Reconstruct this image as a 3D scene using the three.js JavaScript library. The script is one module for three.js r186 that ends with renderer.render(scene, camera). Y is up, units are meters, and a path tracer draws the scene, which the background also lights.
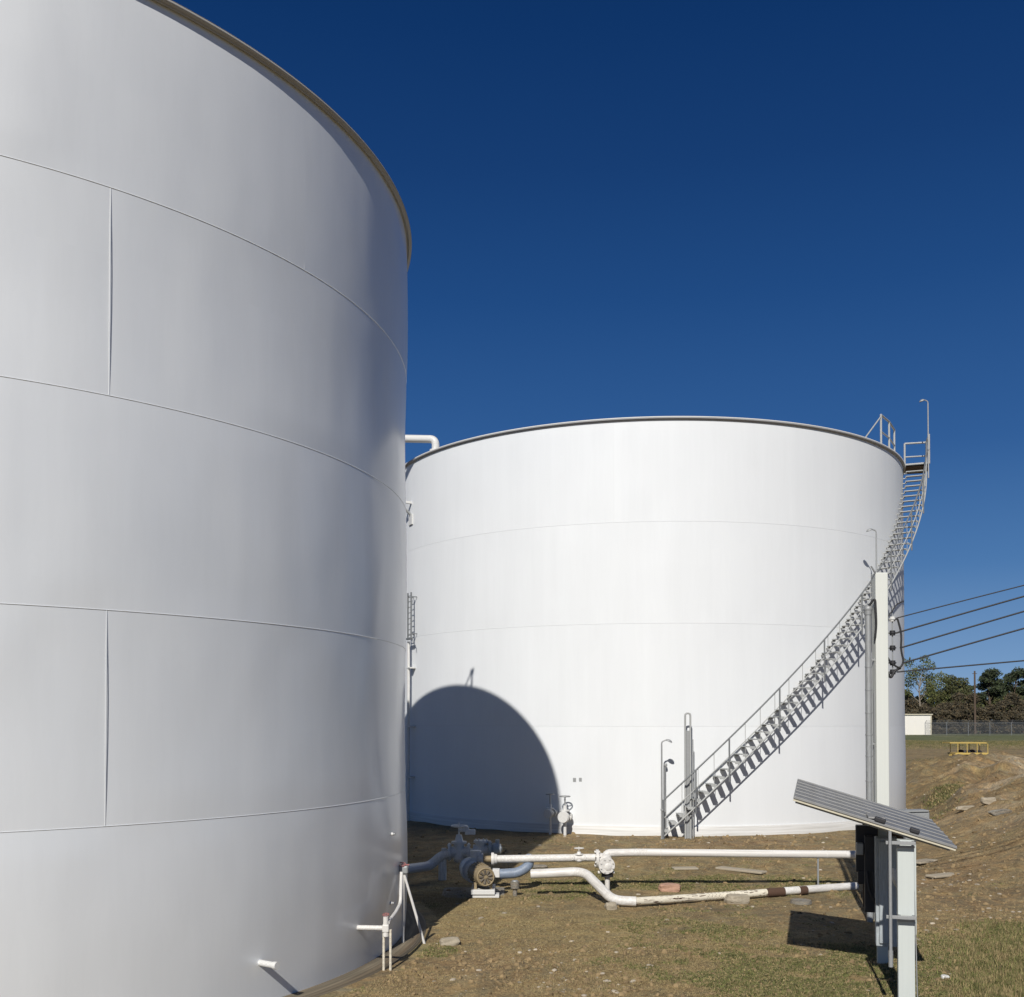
import * as THREE from 'three';
import { RoundedBoxGeometry } from 'three/addons/geometries/RoundedBoxGeometry.js';
import { mergeGeometries } from 'three/addons/utils/BufferGeometryUtils.js';
import { ImprovedNoise } from 'three/addons/math/ImprovedNoise.js';

// ------------------------------------------------------------------ camera, sky, sun, exposure
const scene = new THREE.Scene();
const FOC = 1050, PX = 512, PY = 700.9, PITCH = 0.02, EYE = 3.663;
const camera = new THREE.PerspectiveCamera(2 * Math.atan(498.5 / FOC) * 180 / Math.PI, 1024 / 997, 0.1, 3000);
camera.position.set(0, EYE, 0);
camera.rotation.set(PITCH, 0, 0);
camera.setViewOffset(1024, 997, 0, 498.5 - PY, 1024, 997);
camera.updateProjectionMatrix();
scene.add(camera);

const lin = (h) => { const c = new THREE.Color(h); return [c.r, c.g, c.b]; };
{ // clear autumn sky: pale at the horizon, deep blue overhead
  const W = 256, H = 512, data = new Float32Array(W * H * 4);
  const stops = [[-90, '#6b6457'], [-2, '#8fa6bd'], [0, '#8fabc9'], [3, '#7398c2'], [8, '#4c78ac'], [14, '#325e97'], [22, '#204a82'], [28, '#173d72'], [34, '#0f3467'], [45, '#0b2853'], [90, '#081e45']]
    .map(([e, c]) => [e, lin(c)]);
  for (let j = 0; j < H; j++) {
    const el = (j + 0.5) / H * 180 - 90;
    let k = 0; while (k < stops.length - 2 && el > stops[k + 1][0]) k++;
    const [e0, c0] = stops[k], [e1, c1] = stops[k + 1];
    const t = Math.min(1, Math.max(0, (el - e0) / (e1 - e0)));
    for (let i = 0; i < W; i++) for (let c = 0; c < 4; c++) data[(j * W + i) * 4 + c] = c < 3 ? c0[c] + (c1[c] - c0[c]) * t : 1;
  }
  const sky = new THREE.DataTexture(data, W, H, THREE.RGBAFormat, THREE.FloatType);
  sky.mapping = THREE.EquirectangularReflectionMapping; sky.magFilter = sky.minFilter = THREE.LinearFilter; sky.needsUpdate = true;
  scene.background = sky; scene.environment = sky;
}
const SUN_AZ = 0.227, SUN_EL = 0.642;      // behind the camera, a little to its left
const SUN = new THREE.Vector3(-Math.sin(SUN_AZ) * Math.cos(SUN_EL), Math.sin(SUN_EL), Math.cos(SUN_AZ) * Math.cos(SUN_EL));
const sun = new THREE.DirectionalLight(new THREE.Color().setRGB(1, 0.955, 0.895), 4.45);
sun.position.copy(SUN).multiplyScalar(120).add(new THREE.Vector3(2, 0, -28));
sun.target.position.set(2, 0, -28);
sun.castShadow = true; sun.shadow.mapSize.set(4096, 4096);
Object.assign(sun.shadow.camera, { left: -45, right: 45, top: 45, bottom: -45, near: 1, far: 400 });
scene.add(sun, sun.target);
const renderer = new THREE.WebGLRenderer({ antialias: true });
renderer.setSize(1024, 997);
renderer.toneMapping = THREE.LinearToneMapping;
renderer.toneMappingExposure = 1;
renderer.shadowMap.enabled = true;

// ------------------------------------------------------------------ helpers
let seed = 7;
const rnd = () => { seed = (seed * 1664525 + 1013904223) >>> 0; return seed / 4294967296; };
const rr = (a, b) => a + (b - a) * rnd();
const noise = new ImprovedNoise();
const nz = (x, y, z = 0) => noise.noise(x + 31.7, y + 17.3, z + 5.1);
const fbm = (x, y, o = 4, z = 0) => { let s = 0, a = 0.5, f = 1; for (let i = 0; i < o; i++) { s += a * nz(x * f, y * f, z + i * 9.2); a *= 0.5; f *= 2.03; } return s; };
const ss = (a, b, x) => { const t = Math.min(1, Math.max(0, (x - a) / (b - a))); return t * t * (3 - 2 * t); };
const mix = (a, b, t) => a + (b - a) * t;
const V = (x, y, z) => new THREE.Vector3(x, y, z);
const D2R = Math.PI / 180;
const used = {};
function numbered(n) { if (!(n in used)) { used[n] = 0; return n; } used[n]++; return n + '_' + String(used[n]).padStart(3, '0'); }
function tag(o, label, category, group, kind) { if (label) o.userData.label = label; if (category) o.userData.category = category; if (group) o.userData.group = group; if (kind) o.userData.kind = kind; return o; }
function mesh(name, geo, mat, parent) { const m = new THREE.Mesh(geo, mat); m.name = name; m.castShadow = m.receiveShadow = true; parent.add(m); return m; }
function thing(name, label, category, pos = V(0, 0, 0), group) { const g = new THREE.Group(); g.name = numbered(name); g.position.copy(pos); scene.add(g); return tag(g, label, category, group); }
function clean(g) { const n = g.index ? g.toNonIndexed() : g; for (const k of Object.keys(n.attributes)) if (!['position', 'normal', 'uv'].includes(k)) n.deleteAttribute(k); return n; }
const merge = (list) => mergeGeometries(list.map(clean), false);
function bx(w, h, d, x = 0, y = 0, z = 0, r = 0.006) { const g = new RoundedBoxGeometry(w, h, d, 2, Math.min(r, w / 2.1, h / 2.1, d / 2.1)); g.translate(x, y, z); return g; }
function cyl(p0, p1, r0, r1 = r0, seg = 18) {
  const d = p1.clone().sub(p0), L = d.length();
  const g = new THREE.CylinderGeometry(r1, r0, L, seg, 1);
  g.translate(0, L / 2, 0);
  g.applyQuaternion(new THREE.Quaternion().setFromUnitVectors(V(0, 1, 0), d.normalize()));
  g.translate(p0.x, p0.y, p0.z);
  return g;
}
function fillet(pts, r) {
  const out = [pts[0].clone()];
  for (let i = 1; i < pts.length - 1; i++) {
    const a = pts[i - 1], b = pts[i], c = pts[i + 1];
    const u = a.clone().sub(b), w = c.clone().sub(b);
    const k = Math.min(r, u.length() * 0.48, w.length() * 0.48);
    const p = b.clone().add(u.normalize().multiplyScalar(k)), q = b.clone().add(w.normalize().multiplyScalar(k));
    for (let j = 0; j <= 6; j++) { const t = j / 6; out.push(p.clone().multiplyScalar((1 - t) ** 2).add(b.clone().multiplyScalar(2 * t * (1 - t))).add(q.clone().multiplyScalar(t * t))); }
  }
  out.push(pts[pts.length - 1].clone());
  return out;
}
class Poly extends THREE.Curve { // polyline sampled by point index
  constructor(p) { super(); this.p = p; }
  getPoint(t, o = V(0, 0, 0)) { const n = this.p.length - 1, f = Math.min(n - 1e-6, Math.max(0, t * n)), i = Math.floor(f); return o.copy(this.p[i]).lerp(this.p[i + 1], f - i); }
  getPointAt(t, o) { return this.getPoint(t, o); }
  getTangent(t, o = V(0, 0, 0)) { const n = this.p.length - 1, k = Math.round(t * n); const a = this.p[Math.max(0, k - 1)], b = this.p[Math.min(n, k + 1)]; return o.copy(b).sub(a).normalize(); }
  getTangentAt(t, o) { return this.getTangent(t, o); }
}
function tube(pts, r, bend = 0.12, seg = 14) {
  const p = fillet(pts, bend), n = p.length;
  const t = new THREE.TubeGeometry(new Poly(p), n - 1, r, seg, false);
  const e0 = p[1].clone().sub(p[0]).normalize(), e1 = p[n - 1].clone().sub(p[n - 2]).normalize();
  return merge([t, cyl(p[0].clone().addScaledVector(e0, -0.002), p[0].clone().addScaledVector(e0, 0.004), r * 0.998, r * 0.998, seg), cyl(p[n - 1].clone().addScaledVector(e1, -0.004), p[n - 1].clone().addScaledVector(e1, 0.002), r * 0.998, r * 0.998, seg)]);
}
const sphere = (p, r, a = 14, b = 10) => { const g = new THREE.SphereGeometry(r, a, b); g.translate(p.x, p.y, p.z); return g; };

// pixel of the photograph -> direction; distance always from what the thing touches
function ray(px, py) { const x = (px - PX) / FOC, y = -(py - PY) / FOC, c = Math.cos(PITCH), s = Math.sin(PITCH); return V(x, y * c + s, -(c - y * s)); }
const atZ = (px, py, Z) => { const d = ray(px, py); return d.multiplyScalar(Z / -d.z).add(V(0, EYE, 0)); };
function onGround(px, py, lift = 0) { const d = ray(px, py); let h = 0, p; for (let i = 0; i < 30; i++) { p = d.clone().multiplyScalar((h + lift - EYE) / d.y); h = mix(h, ground(p.x, -p.z), 0.7); } p.y = EYE + p.y; return V(p.x, ground(p.x, -p.z) + lift, p.z); }
function onTank(T, px, py, R = T.R) { const d = ray(px, py), a = d.x * d.x + d.z * d.z, b = -(d.x * T.x + d.z * T.z), c = T.x * T.x + T.z * T.z - R * R; const t = (-b - Math.sqrt(Math.max(0, b * b - a * c))) / a; return V(d.x * t, EYE + d.y * t, d.z * t); }

// ------------------------------------------------------------------ textures
function dataTex(n, fn, srgb, rx = 1, ry = 1, m = n) {
  const d = new Uint8Array(n * m * 4);
  for (let j = 0; j < m; j++) for (let i = 0; i < n; i++) { const c = fn(i / n, j / m); const k = (j * n + i) * 4; d[k] = Math.max(0, Math.min(255, c[0] * 255)); d[k + 1] = Math.max(0, Math.min(255, c[1] * 255)); d[k + 2] = Math.max(0, Math.min(255, c[2] * 255)); d[k + 3] = 255; }
  const t = new THREE.DataTexture(d, n, m); t.wrapS = t.wrapT = THREE.RepeatWrapping; t.magFilter = THREE.LinearFilter; t.minFilter = THREE.LinearMipmapLinearFilter; t.generateMipmaps = true;
  if (srgb) t.colorSpace = THREE.SRGBColorSpace; t.repeat.set(rx, ry); t.needsUpdate = true; return t;
}
// tileable value noise
function tileNoise(n, s) { let q = s >>> 0; const g = new Float32Array(n * n); for (let i = 0; i < n * n; i++) { q = (q * 1664525 + 1013904223) >>> 0; g[i] = q / 4294967296; }
  return (u, v) => { const x = ((u % 1) + 1) % 1 * n, y = ((v % 1) + 1) % 1 * n, i = Math.floor(x), j = Math.floor(y), f = x - i, h = y - j, a = f * f * (3 - 2 * f), b = h * h * (3 - 2 * h), I = (i + 1) % n, J = (j + 1) % n; return mix(mix(g[(j % n) * n + i % n], g[(j % n) * n + I], a), mix(g[J * n + i % n], g[J * n + I], a), b); }; }
const T4 = tileNoise(4, 11), T9 = tileNoise(9, 12), T20 = tileNoise(20, 13), T45 = tileNoise(45, 14), T110 = tileNoise(110, 15), T250 = tileNoise(250, 16);
const soil = dataTex(1024, (u, v) => {
  let n = 0.3 * T9(u, v) + 0.3 * T20(u, v) + 0.35 * T45(u, v) + 0.4 * T110(u, v) + 0.45 * T250(u, v); n /= 1.8;
  const st = Math.max(0, T250(u * 1, v * 0.3 + 0.2) - 0.72) * 1.3 + Math.max(0, T250(u * 0.3 + 0.4, v) - 0.74) * 1.3;
  const g = 0.42 + 0.95 * (n - 0.12) + st * 0.5; const warm = 0.08 * (T20(u + 0.3, v + 0.1) - 0.5);
  return [g + warm, g, g - warm + st * 0.05].map((c) => 0.2 + 0.72 * c);
}, true);
const soilBump = dataTex(1024, (u, v) => { const n = 0.4 * T20(u, v) + 0.5 * T45(u, v) + 0.5 * T110(u, v) + 0.35 * T250(u, v); return [n / 1.75, n / 1.75, n / 1.75]; }, false);
// white tank paint: faint roller marks and run-off streaks, all within a few per cent
const paintMap = dataTex(1024, (u, v) => { const s = 0.5 * T45(u, v * 0.05) + 0.3 * T110(u, v * 0.08) + 0.2 * T250(u, v * 0.1), b = 0.6 * T9(u, v) + 0.4 * T20(u, v); const k = 0.965 + 0.022 * s + 0.018 * b; return [k, k, k]; }, true);
const paintRough = dataTex(512, (u, v) => { const s = 0.5 * T20(u, v * 0.1) + 0.5 * T45(u, v * 0.3) + 0.3 * T9(u, v); const k = 0.62 + 0.28 * s; return [k, k, k]; }, false);
const grime = dataTex(512, (u, v) => { const n = 0.5 * T20(u, v) + 0.3 * T45(u, v) + 0.3 * T110(u, v); const k = 0.8 + 0.2 * n; return [k, k * (0.985 + 0.015 * n), k * (0.96 + 0.04 * n)]; }, true);
const chips = dataTex(512, (u, v) => { const n = 0.5 * T9(u, v) + 0.3 * T20(u, v) + 0.35 * T45(u, v); const r = ss(0.70, 0.76, n), k = 0.86 + 0.14 * T45(u + 0.2, v); return [mix(k, 0.30, r), mix(k * 0.985, 0.19, r), mix(k * 0.94, 0.12, r)]; }, true);

const std = (c, o = {}) => new THREE.MeshStandardMaterial({ color: Array.isArray(c) ? new THREE.Color().setRGB(...c) : new THREE.Color(c), roughness: 0.6, ...o });
const rep = (t, x, y) => { const c = t.clone(); c.repeat.set(x, y); c.needsUpdate = true; return c; };
const WHITE_PAINT = [0.76, 0.785, 0.795];   // one paint on both tanks, glossier on the near one
const M = {
  tank: new THREE.MeshPhysicalMaterial({ color: new THREE.Color().setRGB(...WHITE_PAINT), map: rep(paintMap, 0.11, 0.11), roughness: 0.62, roughnessMap: rep(paintRough, 0.09, 0.09), metalness: 0.12, clearcoat: 0.5, clearcoatRoughness: 0.14 }),
  farTank: new THREE.MeshPhysicalMaterial({ color: new THREE.Color().setRGB(...WHITE_PAINT), map: rep(paintMap, 0.09, 0.07), roughness: 0.8, roughnessMap: rep(paintRough, 0.06, 0.06) }),
  weld: std([0.74, 0.75, 0.75], { roughness: 0.55 }),
  rimTan: std([0.47, 0.465, 0.445], { roughness: 0.75, map: rep(grime, 0.3, 0.3) }),
  rimGrey: std([0.33, 0.33, 0.33], { roughness: 0.6 }),
  white: std([0.78, 0.79, 0.78], { roughness: 0.5, map: rep(grime, 2, 2) }),
  whitePipe: std([0.8, 0.79, 0.76], { roughness: 0.5, map: rep(grime, 3, 1) }),
  chipped: std([0.82, 0.79, 0.71], { roughness: 0.7, map: rep(chips, 6, 2) }),
  rust: std([0.10, 0.055, 0.035], { roughness: 0.9, map: rep(grime, 4, 4) }),
  steel: std([0.42, 0.44, 0.45], { roughness: 0.5, metalness: 0.35, map: rep(grime, 2, 2) }),
  galv: std([0.40, 0.42, 0.43], { roughness: 0.55, metalness: 0.3, map: rep(grime, 3, 3) }),
  stairPaint: std([0.46, 0.48, 0.48], { roughness: 0.55, map: rep(grime, 2, 2) }),
  rail: std([0.16, 0.17, 0.175], { roughness: 0.55 }),
  roofSheet: std([0.30, 0.305, 0.305], { roughness: 0.5, metalness: 0.2, map: rep(grime, 1.2, 1.2) }),
  fascia: std([0.70, 0.66, 0.52], { roughness: 0.7, map: rep(grime, 2, 2) }),
  post: std([0.56, 0.60, 0.575], { roughness: 0.6, map: rep(paintMap, 0.5, 0.5) }),
  pole: std([0.66, 0.68, 0.63], { roughness: 0.65, map: rep(paintMap, 0.5, 0.5) }),
  cabinet: std([0.45, 0.50, 0.53], { roughness: 0.5, map: rep(grime, 1, 1) }),
  blackPaint: std([0.025, 0.025, 0.028], { roughness: 0.55 }),
  cable: std([0.02, 0.02, 0.022], { roughness: 0.6 }),
  bluePipe: std([0.24, 0.30, 0.40], { roughness: 0.5, map: rep(grime, 2, 1) }),
  motor: std([0.34, 0.27, 0.16], { roughness: 0.6, map: rep(grime, 3, 3) }),
  motorDark: std([0.13, 0.11, 0.085], { roughness: 0.7 }),
  red: std([0.36, 0.14, 0.13], { roughness: 0.55 }),
  concrete: std([0.40, 0.36, 0.29], { roughness: 0.92, map: rep(soil, 0.5, 0.5), bumpMap: rep(soilBump, 0.5, 0.5), bumpScale: 0.01 }),
  footing: std([0.30, 0.235, 0.15], { roughness: 0.95, map: rep(soil, 0.4, 0.4), bumpMap: rep(soilBump, 0.4, 0.4), bumpScale: 0.012 }),
  stone: std([0.44, 0.39, 0.30], { roughness: 0.95, map: rep(grime, 2, 2) }),
  pinkStone: std([0.50, 0.31, 0.22], { roughness: 0.95, map: rep(grime, 2, 2) }),
  wood: std([0.12, 0.085, 0.06], { roughness: 0.9, map: rep(grime, 1, 4) }),
  shed: std([0.74, 0.72, 0.66], { roughness: 0.7 }),
  yellow: std([0.62, 0.46, 0.13], { roughness: 0.6, map: rep(grime, 2, 2) }),
};

// ------------------------------------------------------------------ ground
// patches read from the photograph as [pixel x, pixel y, half width, half height in pixels, strength]
const GREEN = [[590, 884, 45, 9, 0.8], [690, 884, 70, 6, 0.9], [790, 885, 60, 6, 0.6], [560, 893, 40, 7, 0.6], [800, 975, 110, 26, 0.95], [860, 955, 60, 12, 0.7], [720, 933, 60, 8, 0.5], [650, 925, 60, 8, 0.35], [975, 968, 75, 40, 0.9], [1010, 945, 60, 22, 1.0], [960, 1000, 60, 22, 0.9], [945, 820, 12, 2.5, 0.5], [430, 950, 25, 6, 0.7], [412, 938, 10, 4, 0.9], [830, 832, 60, 3, 0.8], [925, 785, 14, 1.5, 0.3]];
const STRAW = [[470, 905, 60, 18, 0.7], [560, 925, 90, 14, 0.6], [520, 885, 40, 10, 0.6], [700, 960, 110, 24, 0.5], [600, 960, 80, 18, 0.4], [970, 930, 60, 8, 0.5], [640, 870, 120, 6, 0.35]];
const RAWDIRT = [[500, 965, 90, 18, 0.9], [660, 952, 50, 8, 0.8], [740, 853, 140, 14, 0.9], [590, 848, 60, 10, 0.7], [960, 880, 80, 35, 0.9], [990, 820, 70, 40, 0.9], [590, 985, 90, 14, 0.7], [690, 905, 60, 6, 0.5], [400, 975, 60, 20, 0.8]];
const flat = (px, py) => { const d = ray(px, py), t = -EYE / d.y; return [d.x * t, -d.z * t]; };
const toWorld = (L) => L.map(([x, y, a, b, s]) => { const c = flat(x, y), e = flat(x + a, y), f = flat(x, Math.max(728, y - b)), g = flat(x, y + b); return [c[0], c[1], Math.abs(e[0] - c[0]), Math.max(0.3, Math.abs(f[1] - g[1]) / 2), s, c[0] / c[1]]; });
const GW = toWorld(GREEN), SW = toWorld(STRAW), RW = toWorld(RAWDIRT);
const patch = (L, x, Z) => { let m = 0; for (const [cx, cz, a, b, s, sl] of L) { const dz = (Z - cz) / b, dx = (x - cx - sl * (Z - cz)) / a, q = dx * dx + dz * dz; if (q < 6) m = Math.max(m, s * Math.exp(-q)); } return m; };
function bankMask(x, Z) { return ss(-1, 6, x - (5.2 + 0.21 * Z)) * ss(17, 27, Z) * (1 - 0.75 * ss(50, 75, Z)); }
function ground(x, Z) {
  let h = 0.31 * ss(23, 29, Z) + 1.15 * ss(60, 150, Z);
  const dn = Math.hypot(x + 9.915, Z - 18.198), df = Math.hypot(x - 4.979, Z - 40.158);
  const b = bankMask(x, Z);
  h += b * (1.35 + 0.7 * fbm(x * 0.13, Z * 0.13, 3));
  const near = ss(120, 40, Z);
  const rough = near * (0.35 + 0.65 * Math.max(b, patch(RW, x, Z)));
  h += near * 0.10 * fbm(x * 0.25, Z * 0.25, 3);
  // ruts that cross the bank
  const u = x * 0.80 - Z * 0.6 + 1.4 * fbm(x * 0.2, Z * 0.2, 2);
  h += b * near * 0.42 * (Math.abs(((u / 1.9) % 1 + 1) % 1 - 0.5) * 2 - 0.5) * (0.4 + ss(-0.2, 0.3, fbm(x * 0.3 + 9, Z * 0.3, 2)));
  h += rough * (0.10 * fbm(x * 0.9, Z * 0.9, 4, 3) + 0.05 * fbm(x * 3.3, Z * 3.3, 3, 8));
  const rdg = 1 - 2.2 * Math.abs(fbm(x * 0.42 + 0.25 * Z, Z * 0.22, 4, 21));
  h += b * near * (0.34 * rdg * rdg + 0.16 * fbm(x * 1.1, Z * 1.1, 4, 31));
  // level round the tanks
  h = mix(0.0, h, ss(8.5, 10.6, dn));
  h = mix(0.33 + 0.04 * nz(x * 0.9, Z * 0.9), h, ss(9.9, 11.6, df));
  return h;
}
const COL = { dirt: [0.212, 0.156, 0.073], raw: [0.185, 0.124, 0.061], straw: [0.275, 0.214, 0.094], green: [0.20, 0.182, 0.066], pale: [0.32, 0.265, 0.18] };
function groundColor(x, Z) {
  const n1 = fbm(x * 0.35, Z * 0.35, 4, 2), n2 = fbm(x * 1.4, Z * 1.4, 3, 6);
  let c = COL.dirt.slice();
  const to = (k, t) => { t = Math.min(1, Math.max(0, t)); for (let i = 0; i < 3; i++) c[i] = mix(c[i], k[i], t); };
  to(COL.straw, patch(SW, x, Z) * ss(-0.35, 0.25, n2 + n1 * 0.6) + 0.28 * ss(0, 0.4, n1));
  to(COL.raw, patch(RW, x, Z) * ss(-0.4, 0.3, n1 - n2 * 0.5));
  to(COL.green, greenAt(x, Z, n1, n2));
  to([0.085, 0.105, 0.038], ss(100, 130, Z) * 0.85);
  const b = bankMask(x, Z);
  to(COL.pale, b * 0.8 * ss(0.02, 0.34, fbm(x * 0.28, Z * 0.5, 4, 12)) + 0.35 * ss(0.22, 0.5, n2));
  const k = 1 + 0.4 * n2 + 0.35 * n1;
  return c.map((v) => v * k);
}
function greenAt(x, Z, n1 = fbm(x * 0.35, Z * 0.35, 4, 2), n2 = fbm(x * 1.4, Z * 1.4, 3, 6)) { const far = ss(95, 125, Z) * 0.8; return Math.max(patch(GW, x, Z) * ss(-0.45, 0.2, n2 + 0.5 * n1), far) + 0.18 * ss(0.1, 0.45, n2 - n1); }
{
  const axis = (lo, a, b, hi, st, gr) => { const out = []; for (let v = a; v <= b; v += st) out.push(v); let s = st, v = out[out.length - 1]; while (v < hi) { s = Math.min(s * gr, 25); v += s; out.push(v); } s = st; v = a; const pre = []; while (v > lo) { s = Math.min(s * gr, 25); v -= s; pre.push(v); } return pre.reverse().concat(out); };
  const xs = axis(-700, -3, 21, 700, 0.11, 1.06), Zs = axis(-300, 12.5, 46, 1500, 0.11, 1.04);
  const nx = xs.length, nzc = Zs.length, pos = new Float32Array(nx * nzc * 3), col = new Float32Array(nx * nzc * 3), uv = new Float32Array(nx * nzc * 2), idx = [];
  for (let j = 0; j < nzc; j++) for (let i = 0; i < nx; i++) {
    const k = j * nx + i, x = xs[i], Z = Zs[j];
    pos.set([x, ground(x, Z), -Z], k * 3); col.set(groundColor(x, Z), k * 3); uv.set([x / 3.1 + 0.06 * nz(x * 0.4, Z * 0.4), Z / 3.1 + 0.06 * nz(x * 0.4 + 7, Z * 0.4)], k * 2);
    if (i < nx - 1 && j < nzc - 1) idx.push(k, k + 1, k + nx, k + 1, k + nx + 1, k + nx);
  }
  const g = new THREE.BufferGeometry();
  g.setAttribute('position', new THREE.BufferAttribute(pos, 3)); g.setAttribute('color', new THREE.BufferAttribute(col, 3)); g.setAttribute('uv', new THREE.BufferAttribute(uv, 2));
  g.setIndex(idx); g.computeVertexNormals();
  const gm = new THREE.MeshStandardMaterial({ vertexColors: true, map: soil, bumpMap: soilBump, bumpScale: 0.035, roughness: 0.97 });
  gm.color.setRGB(1.8, 1.8, 1.8);
  const m = mesh('ground', g, gm, scene); tag(m, 'brown dirt yard with dry grass and ruts', null, null, 'structure');
}

// ------------------------------------------------------------------ tanks
const NEAR = { x: -9.915, z: -18.198, R: 8.033 }, FAR = { x: 4.979, z: -40.158, R: 9.41 };
const angOf = (T, p) => Math.atan2(p.x - T.x, p.z - T.z);
const polar = (T, R, a, y) => V(T.x + R * Math.sin(a), y, T.z + R * Math.cos(a));
function sheet(nu, nv, P, uvf) { // smooth grid surface
  const pos = [], uv = [], idx = [];
  for (let j = 0; j <= nv; j++) for (let i = 0; i <= nu; i++) { const p = P(i / nu, j / nv); pos.push(p.x, p.y, p.z); uv.push(...uvf(i / nu, j / nv)); if (i < nu && j < nv) { const k = j * (nu + 1) + i; idx.push(k, k + 1, k + nu + 1, k + 1, k + nu + 2, k + nu + 1); } }
  const g = new THREE.BufferGeometry(); g.setAttribute('position', new THREE.Float32BufferAttribute(pos, 3)); g.setAttribute('uv', new THREE.Float32BufferAttribute(uv, 2)); g.setIndex(idx); g.computeVertexNormals(); return g;
}
function ringProfile(R, prof, seg = 220) { // prof: [dr, y] points, lathe about the tank axis
  const g = new THREE.LatheGeometry(prof.map(([d, y]) => new THREE.Vector2(R + d, y)), seg); return g;
}
function buildTank(T, spec, label, group) {
  const t = thing('storage_tank', label, 'tank', V(T.x, 0, T.z), group);
  const { levels, seams, mat, bead, wave } = spec;
  for (let c = 0; c < levels.length - 1; c++) {
    const y0 = levels[c], y1 = levels[c + 1], n = spec.count, s0 = seams[c];
    for (let k = 0; k < n; k++) {
      const a0 = s0 + k * 2 * Math.PI / n, a1 = a0 + 2 * Math.PI / n;
      const bulge = spec.bulge[c];
      const P = (u, v) => {
        const a = mix(a0, a1, u), y = mix(y0, y1, v);
        const w = wave * (fbm(a * T.R * 0.45, y * 0.28, 2, c * 13) + 0.35 * fbm(a * T.R * 1.3, y * 0.7, 2, c * 7 + 40));
        const edge = Math.min(1, 24 * u * (1 - u)) * Math.min(1, 9 * v * (1 - v)), band = (spec.bands || 0) * nz(a * T.R * 0.95, y * 0.12 + c * 3.1, c * 5.3);
        const r = T.R + (w + band) * edge + bulge * Math.sin(Math.PI * v) + spec.peak * (1 - edge);
        return V(r * Math.sin(a), y, r * Math.cos(a));
      };
      mesh('shell_plate', sheet(Math.round(570 / n), 22, P, (u, v) => [mix(a0, a1, u) * T.R + c * 3.7, mix(y0, y1, v)]), mat, t);
      // vertical weld bead
      const wy0 = y0 + bead[0], wy1 = y1 - bead[0];
      mesh('vertical_weld', sheet(4, 12, (u, v) => { const q = (u - 0.5) * bead[0] * 2, r = T.R + spec.peak + bead[1] * Math.cos((u - 0.5) * Math.PI) + 0.001, a = a0 + (q + 0.002 * nz(v * 30, k)) / T.R; return V(r * Math.sin(a), mix(wy0, wy1, v), r * Math.cos(a)); }, (u, v) => [u * 0.02, v]), mat, t);
    }
    if (c > 0) mesh('ring_weld', ringProfile(T.R, [[-0.02, y0 - bead[0]], [bead[1] * 0.7, y0 - bead[0] * 0.7], [bead[1], y0], [bead[1] * 0.7, y0 + bead[0] * 0.7], [-0.02, y0 + bead[0]]]), mat, t);
  }
  return t;
}
const aAt = (px, py) => angOf(NEAR, onTank(NEAR, px, py));
const S6 = Math.PI / 3;
const near = buildTank(NEAR, {
  levels: [0, 2.462, 4.957, 7.45, 9.889, 12.33], seams: [-14 * D2R, aAt(106, 720), -16 * D2R, aAt(110, 290), aAt(305, 150)], count: 3,
  mat: M.tank, bead: [0.008, 0.0028], wave: 0.028, bands: 0.013, bulge: [0.036, -0.022, 0.024, -0.02, 0.02], peak: -0.002,
}, 'tall glossy white steel tank of five plate rings with tan rim, beside the pump', 'white steel storage tanks');
{
  const R = NEAR.R, top = 12.33;
  const roof = mesh('roof', new THREE.ConeGeometry(R + 0.08, 0.55, 160, 1, true), M.white, near); roof.position.y = top + 0.06 + 0.275;
  mesh('rim', ringProfile(R, [[-0.02, top - 0.004], [0.035, top - 0.004], [0.04, top - 0.022], [0.05, top - 0.022], [0.053, top + 0.0], [0.088, top + 0.008], [0.093, top + 0.03], [0.087, top + 0.044], [-0.05, top + 0.050]]), M.rimTan, near);
  mesh('concrete_footing', ringProfile(R, [[-0.3, 0.012], [0.25, 0.012], [0.38, 0.002], [0.42, -0.3]]), M.footing, near);
}
const far = buildTank(FAR, {
  levels: [0.31, 3.543, 6.566, 9.566, 12.58], seams: [0.4, -0.25, 0.75, -0.21], count: 6, mat: M.farTank, bead: [0.01, 0.0007], wave: 0.008, bulge: [0.02, -0.004, 0.005, -0.004], peak: -0.001,
}, 'wide white steel tank of four plate rings with a grey stair winding up its side', 'white steel storage tanks');
{
  const R = FAR.R, top = 12.58;
  const roof = mesh('roof', new THREE.ConeGeometry(R + 0.03, 0.6, 160, 1, true), M.white, far); roof.position.y = top + 0.075 + 0.3;
  mesh('rim', ringProfile(R, [[-0.02, top - 0.002], [0.012, top - 0.002], [0.014, top - 0.03], [0.03, top - 0.03], [0.032, top + 0.0], [0.075, top + 0.006], [0.08, top + 0.03], [0.03, top + 0.034]]), M.rimGrey, far);
  mesh('roof_edge', ringProfile(R, [[0.028, top + 0.036], [0.068, top + 0.038], [0.068, top + 0.072], [-0.02, top + 0.078]]), M.white, far);
  mesh('concrete_footing', ringProfile(R, [[-0.02, 0.62], [0.05, 0.60], [0.06, 0.30], [0.075, 0.28], [0.075, -0.3]]), M.white, far);
}

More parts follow.
